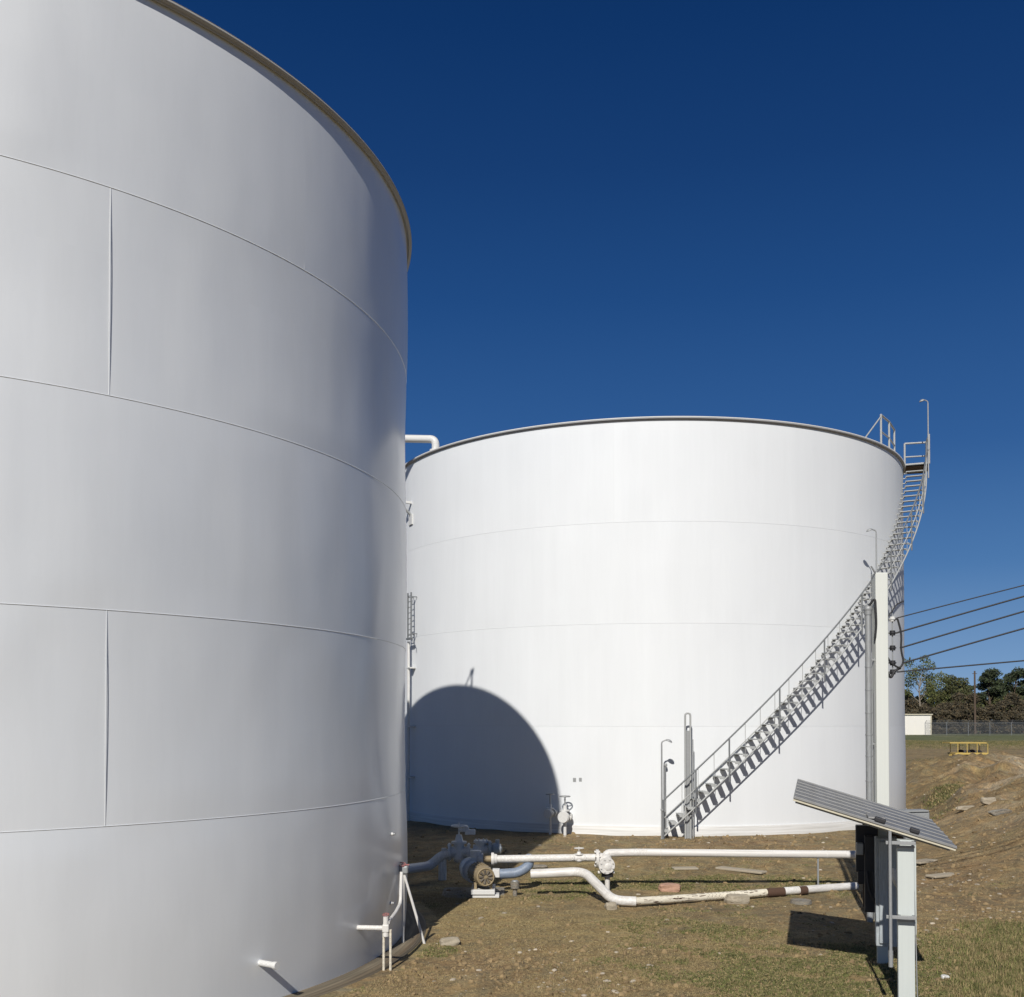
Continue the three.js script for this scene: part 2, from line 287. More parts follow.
// ------------------------------------------------------------------ stair that winds up the far tank
const ST = { a0: -4 * D2R, a1: 69 * D2R, y0: 0.36, y1: 12.42, ri: FAR.R + 0.09, ro: FAR.R + 0.76, n: 56 };
const stairP = (s, r, dy = 0) => polar(FAR, r, mix(ST.a0, ST.a1, s), mix(ST.y0, ST.y1, s) + dy);
function helix(r, s0, s1, dy, n = 90) { const p = []; for (let i = 0; i <= n; i++) p.push(stairP(mix(s0, s1, i / n), r, dy)); return p; }
const sub = (pts, o) => pts.map((p) => p.clone().sub(o));
{
  const o = polar(FAR, (ST.ri + ST.ro) / 2, ST.a0, 0.34);
  const t = thing('winding_stair', 'grey steel stair with thin handrail winding up the wide tank', 'staircase', o);
  const loc = (p) => p.sub(o);
  const treadGeo = merge([bx(0.66, 0.03, 0.17, 0, 0, 0, 0.006), bx(0.02, 0.06, 0.14, 0.325, -0.03, 0, 0.004), bx(0.02, 0.06, 0.14, -0.325, -0.03, 0, 0.004)]);
  for (let k = 0; k < ST.n; k++) {
    const s = (k + 1) / ST.n, a = mix(ST.a0, ST.a1, (k + 0.5) / ST.n);
    const m = mesh('tread', treadGeo, M.stairPaint, t);
    m.position.copy(loc(polar(FAR, (ST.ri + ST.ro) / 2, a, mix(ST.y0, ST.y1, s))));
    m.rotation.y = a - Math.PI / 2;
    if (k % 2 === 0) { const b = mesh('baluster', cyl(V(0, 0, 0), V(0, 1.0, 0), 0.009, 0.009, 6), M.stairPaint, t); b.position.copy(loc(polar(FAR, ST.ro, a, mix(ST.y0, ST.y1, (k + 0.5) / ST.n)))); }
    const br = mesh('bracket', cyl(polar(FAR, FAR.R - 0.01, a, mix(ST.y0, ST.y1, s) - 0.06).sub(o), polar(FAR, ST.ri + 0.04, a, mix(ST.y0, ST.y1, s) - 0.06).sub(o), 0.02, 0.02, 6), M.stairPaint, t);
  }
  for (const s of [0.004, 0.075, 0.15, 0.27, 0.39, 0.51, 0.63, 0.75, 0.87]) mesh('stanchion', cyl(loc(stairP(s, ST.ro + 0.025, -0.22)), loc(stairP(s, ST.ro + 0.025, 1.03)), 0.024, 0.024, 8), M.rail, t);
  mesh('stringer', tube(helix(ST.ro + 0.005, -0.005, 1, -0.02).map(loc), 0.022, 0.01, 8), M.stairPaint, t);
  mesh('top_rail', tube(helix(ST.ro + 0.01, 0, 1, 1.02).map(loc), 0.024, 0.01, 8), M.rail, t);
  mesh('middle_rail', tube(helix(ST.ro + 0.01, 0, 1, 0.5).map(loc), 0.016, 0.01, 8), M.stairPaint, t);
  // landing and its guard rails
  const aL0 = ST.a1, aL1 = ST.a1 + 7 * D2R, yl = 12.72;
  const land = sheet(6, 1, (u, v) => polar(FAR, mix(FAR.R + 0.09, FAR.R + 0.86, v), mix(aL0, aL1, u), yl).sub(o), (u, v) => [u, v]);
  const land2 = land.clone(); land2.translate(0, -0.09, 0);
  const edge = (v) => sheet(6, 1, (u, w) => polar(FAR, mix(FAR.R + 0.09, FAR.R + 0.86, v), mix(aL0, aL1, u), yl - 0.09 * w).sub(o), (u, w) => [u, w]);
  mesh('landing', merge([land, land2, edge(0), edge(1)]), M.wood, t);
  mesh('landing_edge', tube([polar(FAR, FAR.R + 0.09, aL0, yl - 0.02), polar(FAR, FAR.R + 0.86, aL0, yl - 0.02)].map(loc), 0.04, 0.01, 6), M.stairPaint, t);
  const railing = (pts, h) => { for (const p of pts) mesh('guard_post', cyl(p.clone().sub(o), p.clone().add(V(0, h, 0)).sub(o), 0.036, 0.036, 8), M.stairPaint, t); for (const [f, r] of [[1, 0.036], [0.52, 0.028]]) mesh('guard_rail', tube(pts.map((p) => p.clone().add(V(0, h * f, 0)).sub(o)), r, 0.02, 8), M.stairPaint, t); };
  railing([polar(FAR, FAR.R + 0.12, aL1, yl), polar(FAR, FAR.R + 0.86, aL1, yl), polar(FAR, FAR.R + 0.86, aL0 + 0.02, yl)], 1.02);
  railing([polar(FAR, FAR.R - 0.25, 52 * D2R, 12.66), polar(FAR, FAR.R - 0.25, 58 * D2R, 12.66), polar(FAR, FAR.R - 0.25, 65 * D2R, 12.66)], 1.15);
  mesh('guard_brace', cyl(polar(FAR, FAR.R - 0.25, 43 * D2R, 12.64).sub(o), polar(FAR, FAR.R - 0.25, 52 * D2R, 13.76).sub(o), 0.024, 0.024, 8), M.stairPaint, t);
}
function stairLamp(s, topY, side, label) {
  const base = stairP(s, ST.ro + 0.07, -0.2);
  const t = thing('stair_lamp', label, 'lamp', base, 'lamp posts on the winding stair');
  mesh('post', cyl(V(0, 0, 0), V(0, topY - base.y, 0), 0.028, 0.022, 8), M.steel, t);
  const h = topY - base.y, d = side;
  mesh('arm', tube([V(0, h - 0.03, 0), V(0, h + 0.1, 0), V(d * 0.16, h + 0.16, 0)], 0.02, 0.08, 8), M.steel, t);
  const hd = new THREE.SphereGeometry(0.085, 14, 8, 0, Math.PI * 2, 0, Math.PI / 2); hd.scale(1.2, 0.8, 1); hd.rotateZ(d * -0.35); hd.translate(d * 0.2, h + 0.1, 0);
  mesh('lamp_head', hd, M.galv, t);
  mesh('clamp', bx(0.07, 0.05, 0.09, 0, 1.0, 0), M.steel, t);
}
stairLamp(0.0, 3.0, 1, 'lamp on tall thin post at the foot of the winding stair');
stairLamp(0.56, 9.4, -1, 'lamp on thin post halfway up the winding stair');
stairLamp(0.995, 14.75, -1, 'white lamp on tall thin post above the stair landing');
{ // shorter lamp beside the first
  const base = polar(FAR, FAR.R + 0.2, ST.a0 + 0.8 * D2R, 0.33);
  const t = thing('stair_lamp', 'short dark headed lamp between stair foot and tank wall', 'lamp', base, 'lamp posts on the winding stair');
  mesh('post', cyl(V(0, 0, 0), V(0, 2.05, 0), 0.025, 0.025, 8), M.steel, t); mesh('lamp_head', bx(0.1, 0.1, 0.1, 0.02, 2.08, 0, 0.03), M.steel, t);
}
{ // slender gauge pipe with a rounded top
  const p = onTank(FAR, 688, 800, FAR.R + 0.5), base = V(p.x, ground(p.x, -p.z) - 0.05, p.z);
  const t = thing('gauge_pipe', 'slender grey inverted-U pipe standing behind the stair rail', 'pipe', base);
  const H = 3.65;
  mesh('loop', tube([V(-0.075, 0, 0), V(-0.075, H, 0), V(0.075, H, 0), V(0.075, 0, 0)], 0.028, 0.075, 10), M.stairPaint, t);
  mesh('back_plate', bx(0.12, H - 0.5, 0.02, 0, (H - 0.5) / 2, -0.04), M.galv, t);
  mesh('side_rod', cyl(V(0.15, 0, 0), V(0.15, H - 0.75, 0), 0.014, 0.014, 6), M.stairPaint, t);
}

// ------------------------------------------------------------------ fittings on the far tank
function handwheel(parent, c, r, axis = V(0, 1, 0), mat = M.white) {
  const q = new THREE.Quaternion().setFromUnitVectors(V(0, 0, 1), axis.clone().normalize());
  const g = new THREE.TorusGeometry(r, r * 0.12, 8, 24);
  const sp = []; for (let i = 0; i < 4; i++) sp.push(cyl(V(0, 0, 0), V(r * Math.cos(i * Math.PI / 2), r * Math.sin(i * Math.PI / 2), 0), r * 0.08, r * 0.08, 6));
  const m = merge([g, ...sp, cyl(V(0, 0, -r * 0.12), V(0, 0, r * 0.16), r * 0.18, r * 0.18, 8)]); m.applyQuaternion(q); m.translate(c.x, c.y, c.z);
  return mesh('handwheel', m, mat, parent);
}
function flange(parent, c, axis, r, th, mat) {
  const d = axis.clone().normalize(); const list = [cyl(c.clone().addScaledVector(d, -th / 2), c.clone().addScaledVector(d, th / 2), r, r, 24)];
  const u = Math.abs(d.y) > 0.9 ? V(1, 0, 0) : V(0, 1, 0), a = u.clone().cross(d).normalize(), b = d.clone().cross(a);
  for (let i = 0; i < 8; i++) { const k = i * Math.PI / 4 + 0.39, p = c.clone().addScaledVector(a, Math.cos(k) * r * 0.8).addScaledVector(b, Math.sin(k) * r * 0.8); list.push(cyl(p.clone().addScaledVector(d, -th), p.clone().addScaledVector(d, th), r * 0.1, r * 0.1, 6)); }
  return mesh('flange', merge(list), mat, parent);
}
function gateValve(parent, c, axis, s, mat, wheelMat = mat, up = V(0, 1, 0)) { // body on a pipe, bonnet, yoke, handwheel
  const v = new THREE.Group(); v.name = 'gate_valve'; v.position.copy(c); parent.add(v);
  const d = axis.clone().normalize();
  mesh('valve_body', merge([cyl(d.clone().multiplyScalar(-0.9 * s), d.clone().multiplyScalar(0.9 * s), 0.55 * s, 0.55 * s, 20), cyl(V(0, -0.6 * s, 0), V(0, 0.9 * s, 0), 0.62 * s, 0.5 * s, 20), sphere(V(0, -0.55 * s, 0), 0.6 * s)]), mat, v);
  flange(v, d.clone().multiplyScalar(0.95 * s), d, 0.9 * s, 0.18 * s, mat); flange(v, d.clone().multiplyScalar(-0.95 * s), d, 0.9 * s, 0.18 * s, mat);
  mesh('bonnet', merge([cyl(V(0, 0.85 * s, 0), V(0, 1.05 * s, 0), 0.75 * s, 0.75 * s, 20), cyl(V(0, 1.05 * s, 0), V(0, 1.7 * s, 0), 0.42 * s, 0.26 * s, 16)]), mat, v);
  const yo = [cyl(V(0, 1.7 * s, 0), V(0, 2.9 * s, 0), 0.09 * s, 0.09 * s, 8)];
  mesh('stem', merge(yo), mat, v);
  const wh = handwheel(v, V(0, 2.55 * s, 0), 0.75 * s, up, wheelMat);
  return v;
}
function tankValve(px, py, r, label, wy) {
  const p = onTank(FAR, px, py), a = angOf(FAR, p), n = V(Math.sin(a), 0, Math.cos(a));
  const base = V(p.x, p.y, p.z);
  const t = thing('tank_valve', label, 'valve', base, 'valves at the foot of the wide tank');
  mesh('nozzle', cyl(n.clone().multiplyScalar(-0.02), n.clone().multiplyScalar(0.55), r * 0.62, r * 0.62, 20), M.white, t);
  flange(t, n.clone().multiplyScalar(0.30), n, r * 0.95, 0.05, M.white);
  const c = n.clone().multiplyScalar(0.45);
  mesh('valve_body', merge([sphere(c, r * 0.8, 18, 14), cyl(c, c.clone().add(V(0, r * 1.9, 0)), r * 0.45, r * 0.3, 14), cyl(c.clone().add(V(0, r * 0.95, 0)), c.clone().add(V(0, r * 1.15, 0)), r * 0.85, r * 0.85, 20)]), M.white, t);
  flange(t, n.clone().multiplyScalar(0.60), n, r, 0.05, M.white);
  mesh('blind_cover', cyl(n.clone().multiplyScalar(0.63), n.clone().multiplyScalar(0.67), r * 0.95, r * 0.9, 24), M.white, t);
  mesh('stem', cyl(c.clone().add(V(0, r * 1.8, 0)), c.clone().add(V(0, wy, 0)), 0.022, 0.022, 8), M.steel, t);
  handwheel(t, c.clone().add(V(0, wy - 0.02, 0)), r * 0.85, V(0, 1, 0), M.steel);
  const gy = ground(base.x + c.x, -(base.z + c.z));
  mesh('support', cyl(V(c.x, gy - base.y - 0.02, c.z), V(c.x, -r * 0.6, c.z), r * 0.28, r * 0.24, 12), M.white, t);
}
tankValve(569.5, 815.5, 0.175, 'white flanged valve with handwheel in the sun at the wide tank foot', 0.62);
tankValve(555.5, 812, 0.14, 'white valve with handwheel in the round shadow on the wide tank', 0.58);
{
  const p = onTank(FAR, 577.5, 780, FAR.R + 0.012), a = angOf(FAR, p);
  const t = thing('wall_plate', 'two small grey plates fixed on the wide tank above the sunlit valve', 'plate', p); t.rotation.y = a;
  mesh('plate', bx(0.10, 0.13, 0.016, -0.09, 0, 0), M.steel, t); mesh('plate', bx(0.09, 0.12, 0.016, 0.09, 0.01, 0), M.galv, t);
}
{ // overflow pipe that bends over the roof edge, ladder and brackets on the tank's left side
  const a0 = angOf(FAR, onTank(FAR, 431, 470)), p = polar(FAR, FAR.R - 0.18, a0, 12.66);
  const t = thing('roof_vent_pipe', 'white bent vent pipe rising over the rim of the wide tank', 'pipe', p);
  mesh('pipe', tube([V(0, -0.02, 0), V(0, 0.42, 0), V(-1.9, 0.62, -0.6), V(-2.5, 0.65, -0.8), V(-2.5, -0.02, -0.8)], 0.13, 0.28, 16), M.white, t);
  mesh('collar', cyl(V(0, 0, 0), V(0, 0.07, 0), 0.2, 0.2, 20), M.white, t);
}
{
  const a = -63 * D2R, b = polar(FAR, FAR.R, a, 5.95), n = V(Math.sin(a), 0, Math.cos(a)), tg = V(Math.cos(a), 0, -Math.sin(a));
  const L = onTank(FAR, 409.5, 640, FAR.R + 0.22), aL = angOf(FAR, L);
  const t = thing('tank_ladder', 'grey caged rung ladder on the wide tank, beside the glossy tank edge', 'ladder', V(L.x, 0, L.z)); t.rotation.y = aL;
  const y0 = 6.5, y1 = 8.05;
  for (const s of [-0.14, 0.14]) mesh('side_rail', bx(0.035, y1 - y0, 0.05, s, (y0 + y1) / 2, 0), M.rail, t);
  for (let y = y0 + 0.1; y < y1; y += 0.19) mesh('rung', cyl(V(-0.14, y, 0), V(0.14, y, 0), 0.013, 0.013, 6), M.rail, t);
  for (const y of [y0 + 0.15, y1 - 0.15]) for (const s of [-0.14, 0.14]) mesh('standoff', cyl(V(s, y, 0), V(s, y, -0.23), 0.016, 0.016, 6), M.rail, t);
  mesh('stop_bar', bx(0.46, 0.07, 0.08, 0.02, y0 - 0.02, 0.02), M.rail, t);
  mesh('hook', tube([V(0.24, y0 - 0.02, 0.03), V(0.34, y0 - 0.03, 0.03), V(0.38, y0 - 0.2, 0.03)], 0.014, 0.05, 6), M.rail, t);
}
{
  const L = onTank(FAR, 411, 515, FAR.R), aL = angOf(FAR, L);
  const t = thing('wall_bracket', 'white angle bracket sticking out high on the wide tank', 'bracket', V(L.x, L.y, L.z)); t.rotation.y = aL;
  mesh('upper_arm', bx(0.1, 0.08, 0.55, 0.02, 0.42, 0.26), M.white, t); mesh('brace', cyl(V(0.02, -0.02, 0.0), V(0.02, 0.4, 0.45), 0.045, 0.045, 8), M.steel, t); mesh('lower_plate', bx(0.32, 0.34, 0.05, 0.04, -0.18, 0.02), M.white, t);
}
{
  const q = onTank(FAR, 408.5, 700, FAR.R + 0.16), a = angOf(FAR, q), t = thing('overflow_pipe', 'slim white pipe running down the wide tank beside the glossy tank edge', 'pipe', V(q.x, 0.3, q.z)); t.rotation.y = a;
  mesh('pipe', cyl(V(0, 0, 0), V(0, 6.1, 0), 0.05, 0.05, 14), M.white, t);
  for (const y of [1.5, 3.2, 5.2]) mesh('pipe_clip', bx(0.34, 0.05, 0.2, 0.08, y, -0.05), M.white, t);
}
{ // roof fitting on the near tank: only its shadow on the far tank shows in the photograph
  const toRoof = (px, py) => { const p = onTank(FAR, px, py); for (let t = 5; t < 60; t += 0.01) { const q = p.clone().addScaledVector(SUN, t); if (Math.hypot(q.x - NEAR.x, q.z - NEAR.z) < NEAR.R - 0.05) return q; } return p; };
  const b0 = toRoof(464, 686), b1 = toRoof(471.5, 687), tip = toRoof(472, 669.5);
  const roofY = 12.40, o = V(b1.x, roofY, b1.z);
  const t = thing('roof_frame', 'steel tripod frame on the glossy tank roof, shown by its shadow', 'frame', o);
  const L = (p, y) => V(p.x - o.x, y, p.z - o.z), h = Math.max(0.4, tip.y - roofY);
  mesh('upright', cyl(L(b1, -0.03), L(tip, h), 0.035, 0.035, 8), M.steel, t); mesh('stay', cyl(L(b0, -0.03), L(tip, h * 0.97), 0.025, 0.025, 8), M.steel, t); mesh('hook_plate', bx(0.14, 0.14, 0.05, L(tip, h).x, h - 0.06, L(tip, h).z), M.steel, t);
}

// ------------------------------------------------------------------ pump and pipes
const PZ = 22.4;
{
  const c = atZ(484, 876, 22.0);
  const base = onGround(482, 896);
  const t = thing('pump_set', 'tan ribbed electric motor and grey pump on a white base', 'pump', V(c.x, base.y, c.z));
  const cy = c.y - base.y, ax = V(-0.28, 0, -1).normalize();           // axis runs away from the camera
  const at = (d, dy = 0) => ax.clone().multiplyScalar(d).add(V(0, cy + dy, 0));
  mesh('motor_body', cyl(at(0.02), at(0.62), 0.205, 0.205, 32), M.motor, t);
  mesh('fan_cover', merge([cyl(at(-0.14), at(0.03), 0.195, 0.215, 32), new THREE.TorusGeometry(0.175, 0.02, 8, 32).applyQuaternion(new THREE.Quaternion().setFromUnitVectors(V(0, 0, 1), ax)).translate(at(-0.14).x, at(-0.14).y, at(-0.14).z)]), M.motor, t);
  const s = V(0, 1, 0).cross(ax).normalize(), u = V(0, 1, 0);
  for (let i = 0; i < 9; i++) { const k = i * Math.PI * 2 / 9, dd = s.clone().multiplyScalar(Math.cos(k)).addScaledVector(u, Math.sin(k)); mesh('grille_slot', cyl(at(-0.146).addScaledVector(dd, 0.05), at(-0.146).addScaledVector(dd, 0.14), 0.02, 0.034, 6), M.motorDark, t); }
  mesh('grille_hub', cyl(at(-0.155), at(-0.14), 0.035, 0.035, 14), M.motor, t);
  for (let i = 0; i < 22; i++) { const k = i * Math.PI * 2 / 22 + 0.1; const dd = s.clone().multiplyScalar(Math.cos(k)).addScaledVector(u, Math.sin(k)); const g = bx(0.012, 0.035, 0.5, 0, 0, 0, 0.003); g.applyMatrix4(new THREE.Matrix4().makeBasis(dd.clone().cross(ax).normalize(), dd, ax)); const p = at(0.33).addScaledVector(dd, 0.212); g.translate(p.x, p.y, p.z); mesh('cooling_fin', g, M.motor, t); }
  mesh('terminal_box', bx(0.15, 0.17, 0.22, 0.25, cy + 0.04, -0.18, 0.012), M.white, t);
  mesh('coupling', cyl(at(0.6), at(0.85), 0.09, 0.09, 20), M.motorDark, t);
  mesh('pump_casing', merge([cyl(at(0.85), at(1.1), 0.27, 0.27, 30), sphere(at(0.98), 0.25), cyl(at(0.98, 0.05).add(V(0.06, 0, 0)), at(0.98, 0.42).add(V(0.06, 0, 0)), 0.12, 0.12, 20), cyl(at(1.1), at(1.35), 0.15, 0.13, 20)]), M.white, t);
  mesh('inlet_flange', cyl(at(1.3), at(1.38), 0.22, 0.22, 24), M.cabinet, t);
  mesh('base_frame', bx(0.5, 0.10, 0.85, -0.02, 0.13, -0.3, 0.012), M.white, t);
  mesh('base_frame_front', bx(0.56, 0.07, 0.28, 0.04, 0.045, -0.05, 0.01), M.white, t);
  for (const q of [-0.16, 0.16]) mesh('motor_foot', bx(0.06, cy - 0.31, 0.45, q - 0.02, (cy - 0.31) / 2 + 0.175, -0.22), M.motor, t);
  const pad = thing('concrete_pad', 'low tan concrete pad under the pump and motor', 'pad', V(c.x - 0.25, base.y - 0.12, c.z - 0.45));
  mesh('slab', bx(1.35, 0.12, 2.0, 0, 0.055, 0, 0.02), M.concrete, pad);
}
{ // pipe out of the glossy tank to the pump, in shade
  const Z = 24.3, P = (x, y, z = Z) => atZ(x, y, z);
  const o = V(P(455, 858).x, 0, -Z);
  const t = thing('suction_pipe', 'white shaded pipe from glossy tank to pump with tall valve', 'pipe', o);
  const L = (p) => p.clone().sub(o);
  mesh('pipe', tube([L(polar(NEAR, NEAR.R - 0.05, angOf(NEAR, P(402, 867, 22.6)), 0.45)), L(P(430, 866)), L(P(443, 854)), L(P(478, 853))], 0.11, 0.18, 18), M.white, t);
  gateValve(t, L(P(459, 852)), V(1, 0, 0), 0.235, M.white);
  mesh('actuator', merge([bx(0.16, 0.12, 0.14, 0.24, P(468, 829).y, 0.0, 0.02), bx(0.24, 0.12, 0.14, 0.35, P(468, 832).y, 0.02, 0.02), cyl(V(0.1, P(462, 830).y, 0), V(0.3, P(462, 830).y, 0), 0.05, 0.05, 10)]), M.white, t);
  const e = L(P(481, 850));
  mesh('tee_cross', merge([sphere(e, 0.14, 18, 14), cyl(e.clone().add(V(-0.18, 0, 0)), e.clone().add(V(0.16, 0, 0)), 0.13, 0.13, 20), cyl(e, e.clone().add(V(0, 0.2, 0)), 0.12, 0.12, 18)]), M.white, t);
  flange(t, e.clone().add(V(0, 0.2, 0)), V(0, 1, 0), 0.17, 0.05, M.white);
  flange(t, e.clone().add(V(0.2, 0.02, 0)), V(1, 0, 0), 0.2, 0.05, M.cabinet);
  mesh('check_valve', merge([sphere(e.clone().add(V(0.34, 0.02, 0)), 0.15, 16, 12), cyl(e.clone().add(V(0.2, 0.02, 0)), e.clone().add(V(0.46, 0.02, 0)), 0.12, 0.12, 16), cyl(e.clone().add(V(0.38, 0, 0)), e.clone().add(V(0.38, 0.24, 0)), 0.05, 0.05, 10)]), M.cabinet, t);
  mesh('drop_leg', tube([L(P(441, 862)), L(P(441, 884)), L(P(462, 887))], 0.06, 0.08, 12), M.white, t);
  mesh('upright_post', cyl(V(L(P(444, 880)).x, 0, 0), V(L(P(444, 866)).x, 0.75, 0), 0.06, 0.06, 10), M.white, t);
}
{ // upper discharge line
  const Z = 22.9, P = (x, y, z = Z) => atZ(x, y, z);
  const o = V(P(560, 858).x, 0, -Z);
  const t = thing('discharge_pipe', 'straight white raised pipe with valve and stepped elbow running to the electrical rack', 'pipe', o);
  const L = (p) => p.clone().sub(o);
  mesh('pipe', tube([L(P(496, 859)), L(P(600, 857.5))], 0.082, 0.1, 18), M.whitePipe, t);
  mesh('flange', merge([cyl(L(P(478.5, 859)), L(P(483, 859)), 0.115, 0.115, 24), cyl(L(P(481.5, 859)), L(P(483.2, 859)), 0.135, 0.135, 24)]), M.whitePipe, t);
  mesh('spool', cyl(L(P(483, 859)), L(P(491.5, 859)), 0.072, 0.072, 18), M.motor, t);
  mesh('flange', merge([cyl(L(P(491.3, 859)), L(P(494, 859)), 0.14, 0.14, 24), cyl(L(P(493.8, 859)), L(P(497, 859)), 0.115, 0.105, 24)]), M.whitePipe, t);
  gateValve(t, L(P(579, 858)), V(1, 0, 0), 0.135, M.whitePipe).scale.set(1, 0.62, 1);
  const e = L(P(605, 860));
  mesh('elbow_up', tube([e.clone().add(V(0, -0.12, 0)), L(P(605, 853)), L(P(640, 852.5)), L(P(846, 854.5))], 0.085, 0.16, 18), M.whitePipe, t);
  mesh('check_valve', merge([sphere(e.clone().add(V(0, 0, 0.04)), 0.15, 18, 14), sphere(e.clone().add(V(0.03, -0.13, 0.05)), 0.16, 18, 14), cyl(e.clone().add(V(-0.2, 0.03, 0)), e, 0.14, 0.14, 18)]), M.whitePipe, t);
  flange(t, e.clone().add(V(-0.17, 0.03, 0)), V(1, 0, 0), 0.2, 0.06, M.whitePipe);
  flange(t, e.clone().add(V(0.02, -0.1, 0.16)), V(0.2, 0, 1), 0.18, 0.05, M.whitePipe);
  for (const q of [-0.16, 0.2]) mesh('drain_cock', cyl(e.clone().add(V(q, -0.26, 0.05)), e.clone().add(V(q * 0.5, -0.26, 0.05)), 0.035, 0.035, 8), M.whitePipe, t);
  mesh('dark_sleeve', cyl(e.clone().add(V(0.05, -0.36, 0)), e.clone().add(V(0.05, -0.22, 0)), 0.13, 0.13, 14), M.blackPaint, t);
  mesh('support_leg', cyl(V(e.x + 0.05, ground(o.x + e.x, Z) - 0.03, 0), V(e.x + 0.05, e.y - 0.3, 0), 0.055, 0.055, 12), M.whitePipe, t);
  mesh('end_collar', cyl(L(P(845.5, 854.5)), L(P(853, 854.6)), 0.086, 0.086, 18), M.whitePipe, t);
  mesh('end_cap', cyl(L(P(853, 854.6)), L(P(857, 854.6)), 0.09, 0.08, 18), M.whitePipe, t);
  for (const q of [530, 548, 660, 715, 772, 826]) { const yy = q < 600 ? 858.3 : 852.6 + (q - 640) * 0.0095; mesh('weld_ring', cyl(L(P(q, yy)), L(P(q + 0.9, yy)), q < 600 ? 0.0855 : 0.0885, q < 600 ? 0.0855 : 0.0885, 18), M.whitePipe, t); }
  const sx = L(P(818, 860)).x; mesh('support_rod', cyl(V(sx, ground(o.x + sx, Z) - 0.05, 0), V(sx, L(P(818, 857.5)).y, 0), 0.022, 0.022, 8), M.galv, t);
}
{ // lower line with peeling paint
  const gAt = (px, py, l) => onGround(px, py, l);
  const pts = [atZ(531, 874, 22.0), atZ(584, 871.5, 21.9), gAt(613, 900.5, 0.13), gAt(636, 901.5, 0.11)];
  const run = [gAt(634, 901.5, 0.11), gAt(712, 896.5, 0.10), gAt(768, 892.5, 0.10)], end = [gAt(767, 892.5, 0.10), gAt(800, 890, 0.10), gAt(856, 886, 0.10)];
  const o = V(pts[3].x, 0, pts[3].z);
  const t = thing('low_pipe', 'peeling white pipe lying along the ground with rusty black bands', 'pipe', o);
  const L = (a) => sub(a, o);
  mesh('stepped_pipe', tube(L(pts), 0.098, 0.25, 18), M.whitePipe, t);
  mesh('peeling_pipe', tube(L(run), 0.08, 0.2, 16), M.chipped, t);
  mesh('painted_pipe', tube(L(end), 0.084, 0.2, 16), M.whitePipe, t);
  for (const [a, b] of [[767, 784], [800, 806]]) mesh('rust_band', cyl(gAt(a, 896 - (a - 720) * 0.068, 0.10).sub(o), gAt(b, 896 - (b - 720) * 0.068, 0.10).sub(o), 0.091, 0.091, 16), M.rust, t);
  const b = thing('bent_pipe', 'blue grey bent pipe joining the pump behind the motor', 'pipe', V(atZ(515, 875, 22.9).x, 0, -22.9));
  mesh('pipe', tube(sub([atZ(500, 874, 22.9), atZ(518, 873, 22.9), atZ(529, 866, 22.9), atZ(529, 858, 23.2)], b.position), 0.11, 0.2, 16), M.bluePipe, b);
}
{ // valve and pipe legs beside the glossy tank
  const P0 = onTank(NEAR, 356, 927.5), a = angOf(NEAR, P0), n = V(Math.sin(a), 0, Math.cos(a));
  const o = V(P0.x, 0, P0.z); const t = thing('drain_valve', 'white drain stub with red valve and two legs on the glossy tank', 'valve', o);
  const d = V(0.96, 0, 0.1).normalize(); const A = P0.clone().sub(o), Bp = A.clone().addScaledVector(d, 0.45);
  mesh('stub', tube([A.clone().addScaledVector(d, -0.1), Bp], 0.038, 0.1, 14), M.whitePipe, t);
  mesh('valve_body', merge([cyl(Bp.clone().add(V(0, -0.12, 0)), Bp.clone().add(V(0, 0.17, 0)), 0.045, 0.04, 12), bx(0.1, 0.12, 0.1, Bp.x, Bp.y, Bp.z, 0.02)]), M.whitePipe, t);
  handwheel(t, Bp.clone().add(V(0, 0.2, 0)), 0.045, V(0, 1, 0.3), M.red);
  for (const q of [-0.03, 0.07]) { const gx = ground(o.x + Bp.x + q, -(o.z + Bp.z)); mesh('leg', cyl(V(Bp.x + q, gx - 0.03, Bp.z), V(Bp.x + q, Bp.y - 0.02, Bp.z), 0.02, 0.02, 8), M.chipped, t); }
  const Zc = -(o.z + Bp.z), C = (x, y, z) => atZ(x, y, z).sub(o);
  mesh('riser', tube([Bp.clone().add(V(0.03, 0.08, 0)), C(396, 912, Zc + 0.5), C(400.5, 903, Zc + 0.9), C(401.5, 872, Zc + 1.0)], 0.028, 0.1, 10), M.whitePipe, t);
}
{
  const foot = onGround(403, 943), foot2 = onGround(425, 943.5), top = atZ(403.5, 872, -foot.z);
  const o = V(foot.x, foot.y, foot.z); const t = thing('pipe_tripod', 'two splayed white pipe legs carrying a red valve beside the glossy tank', 'stand', o);
  const L = (p) => p.clone().sub(o);
  mesh('leg', cyl(V(0, -0.04, 0), L(top), 0.022, 0.022, 10), M.whitePipe, t);
  mesh('leg', cyl(L(foot2).add(V(0, -0.04, 0)), L(top), 0.024, 0.022, 10), M.whitePipe, t);
  mesh('valve_body', bx(0.16, 0.14, 0.12, L(top).x, L(top).y + 0.04, L(top).z, 0.03), M.steel, t);
  handwheel(t, L(top).add(V(-0.02, 0.13, 0.02)), 0.06, V(0.1, 1, 0.4), M.red);
  mesh('valve_lever', bx(0.1, 0.02, 0.03, L(top).x + 0.05, L(top).y + 0.12, L(top).z), M.red, t);
}
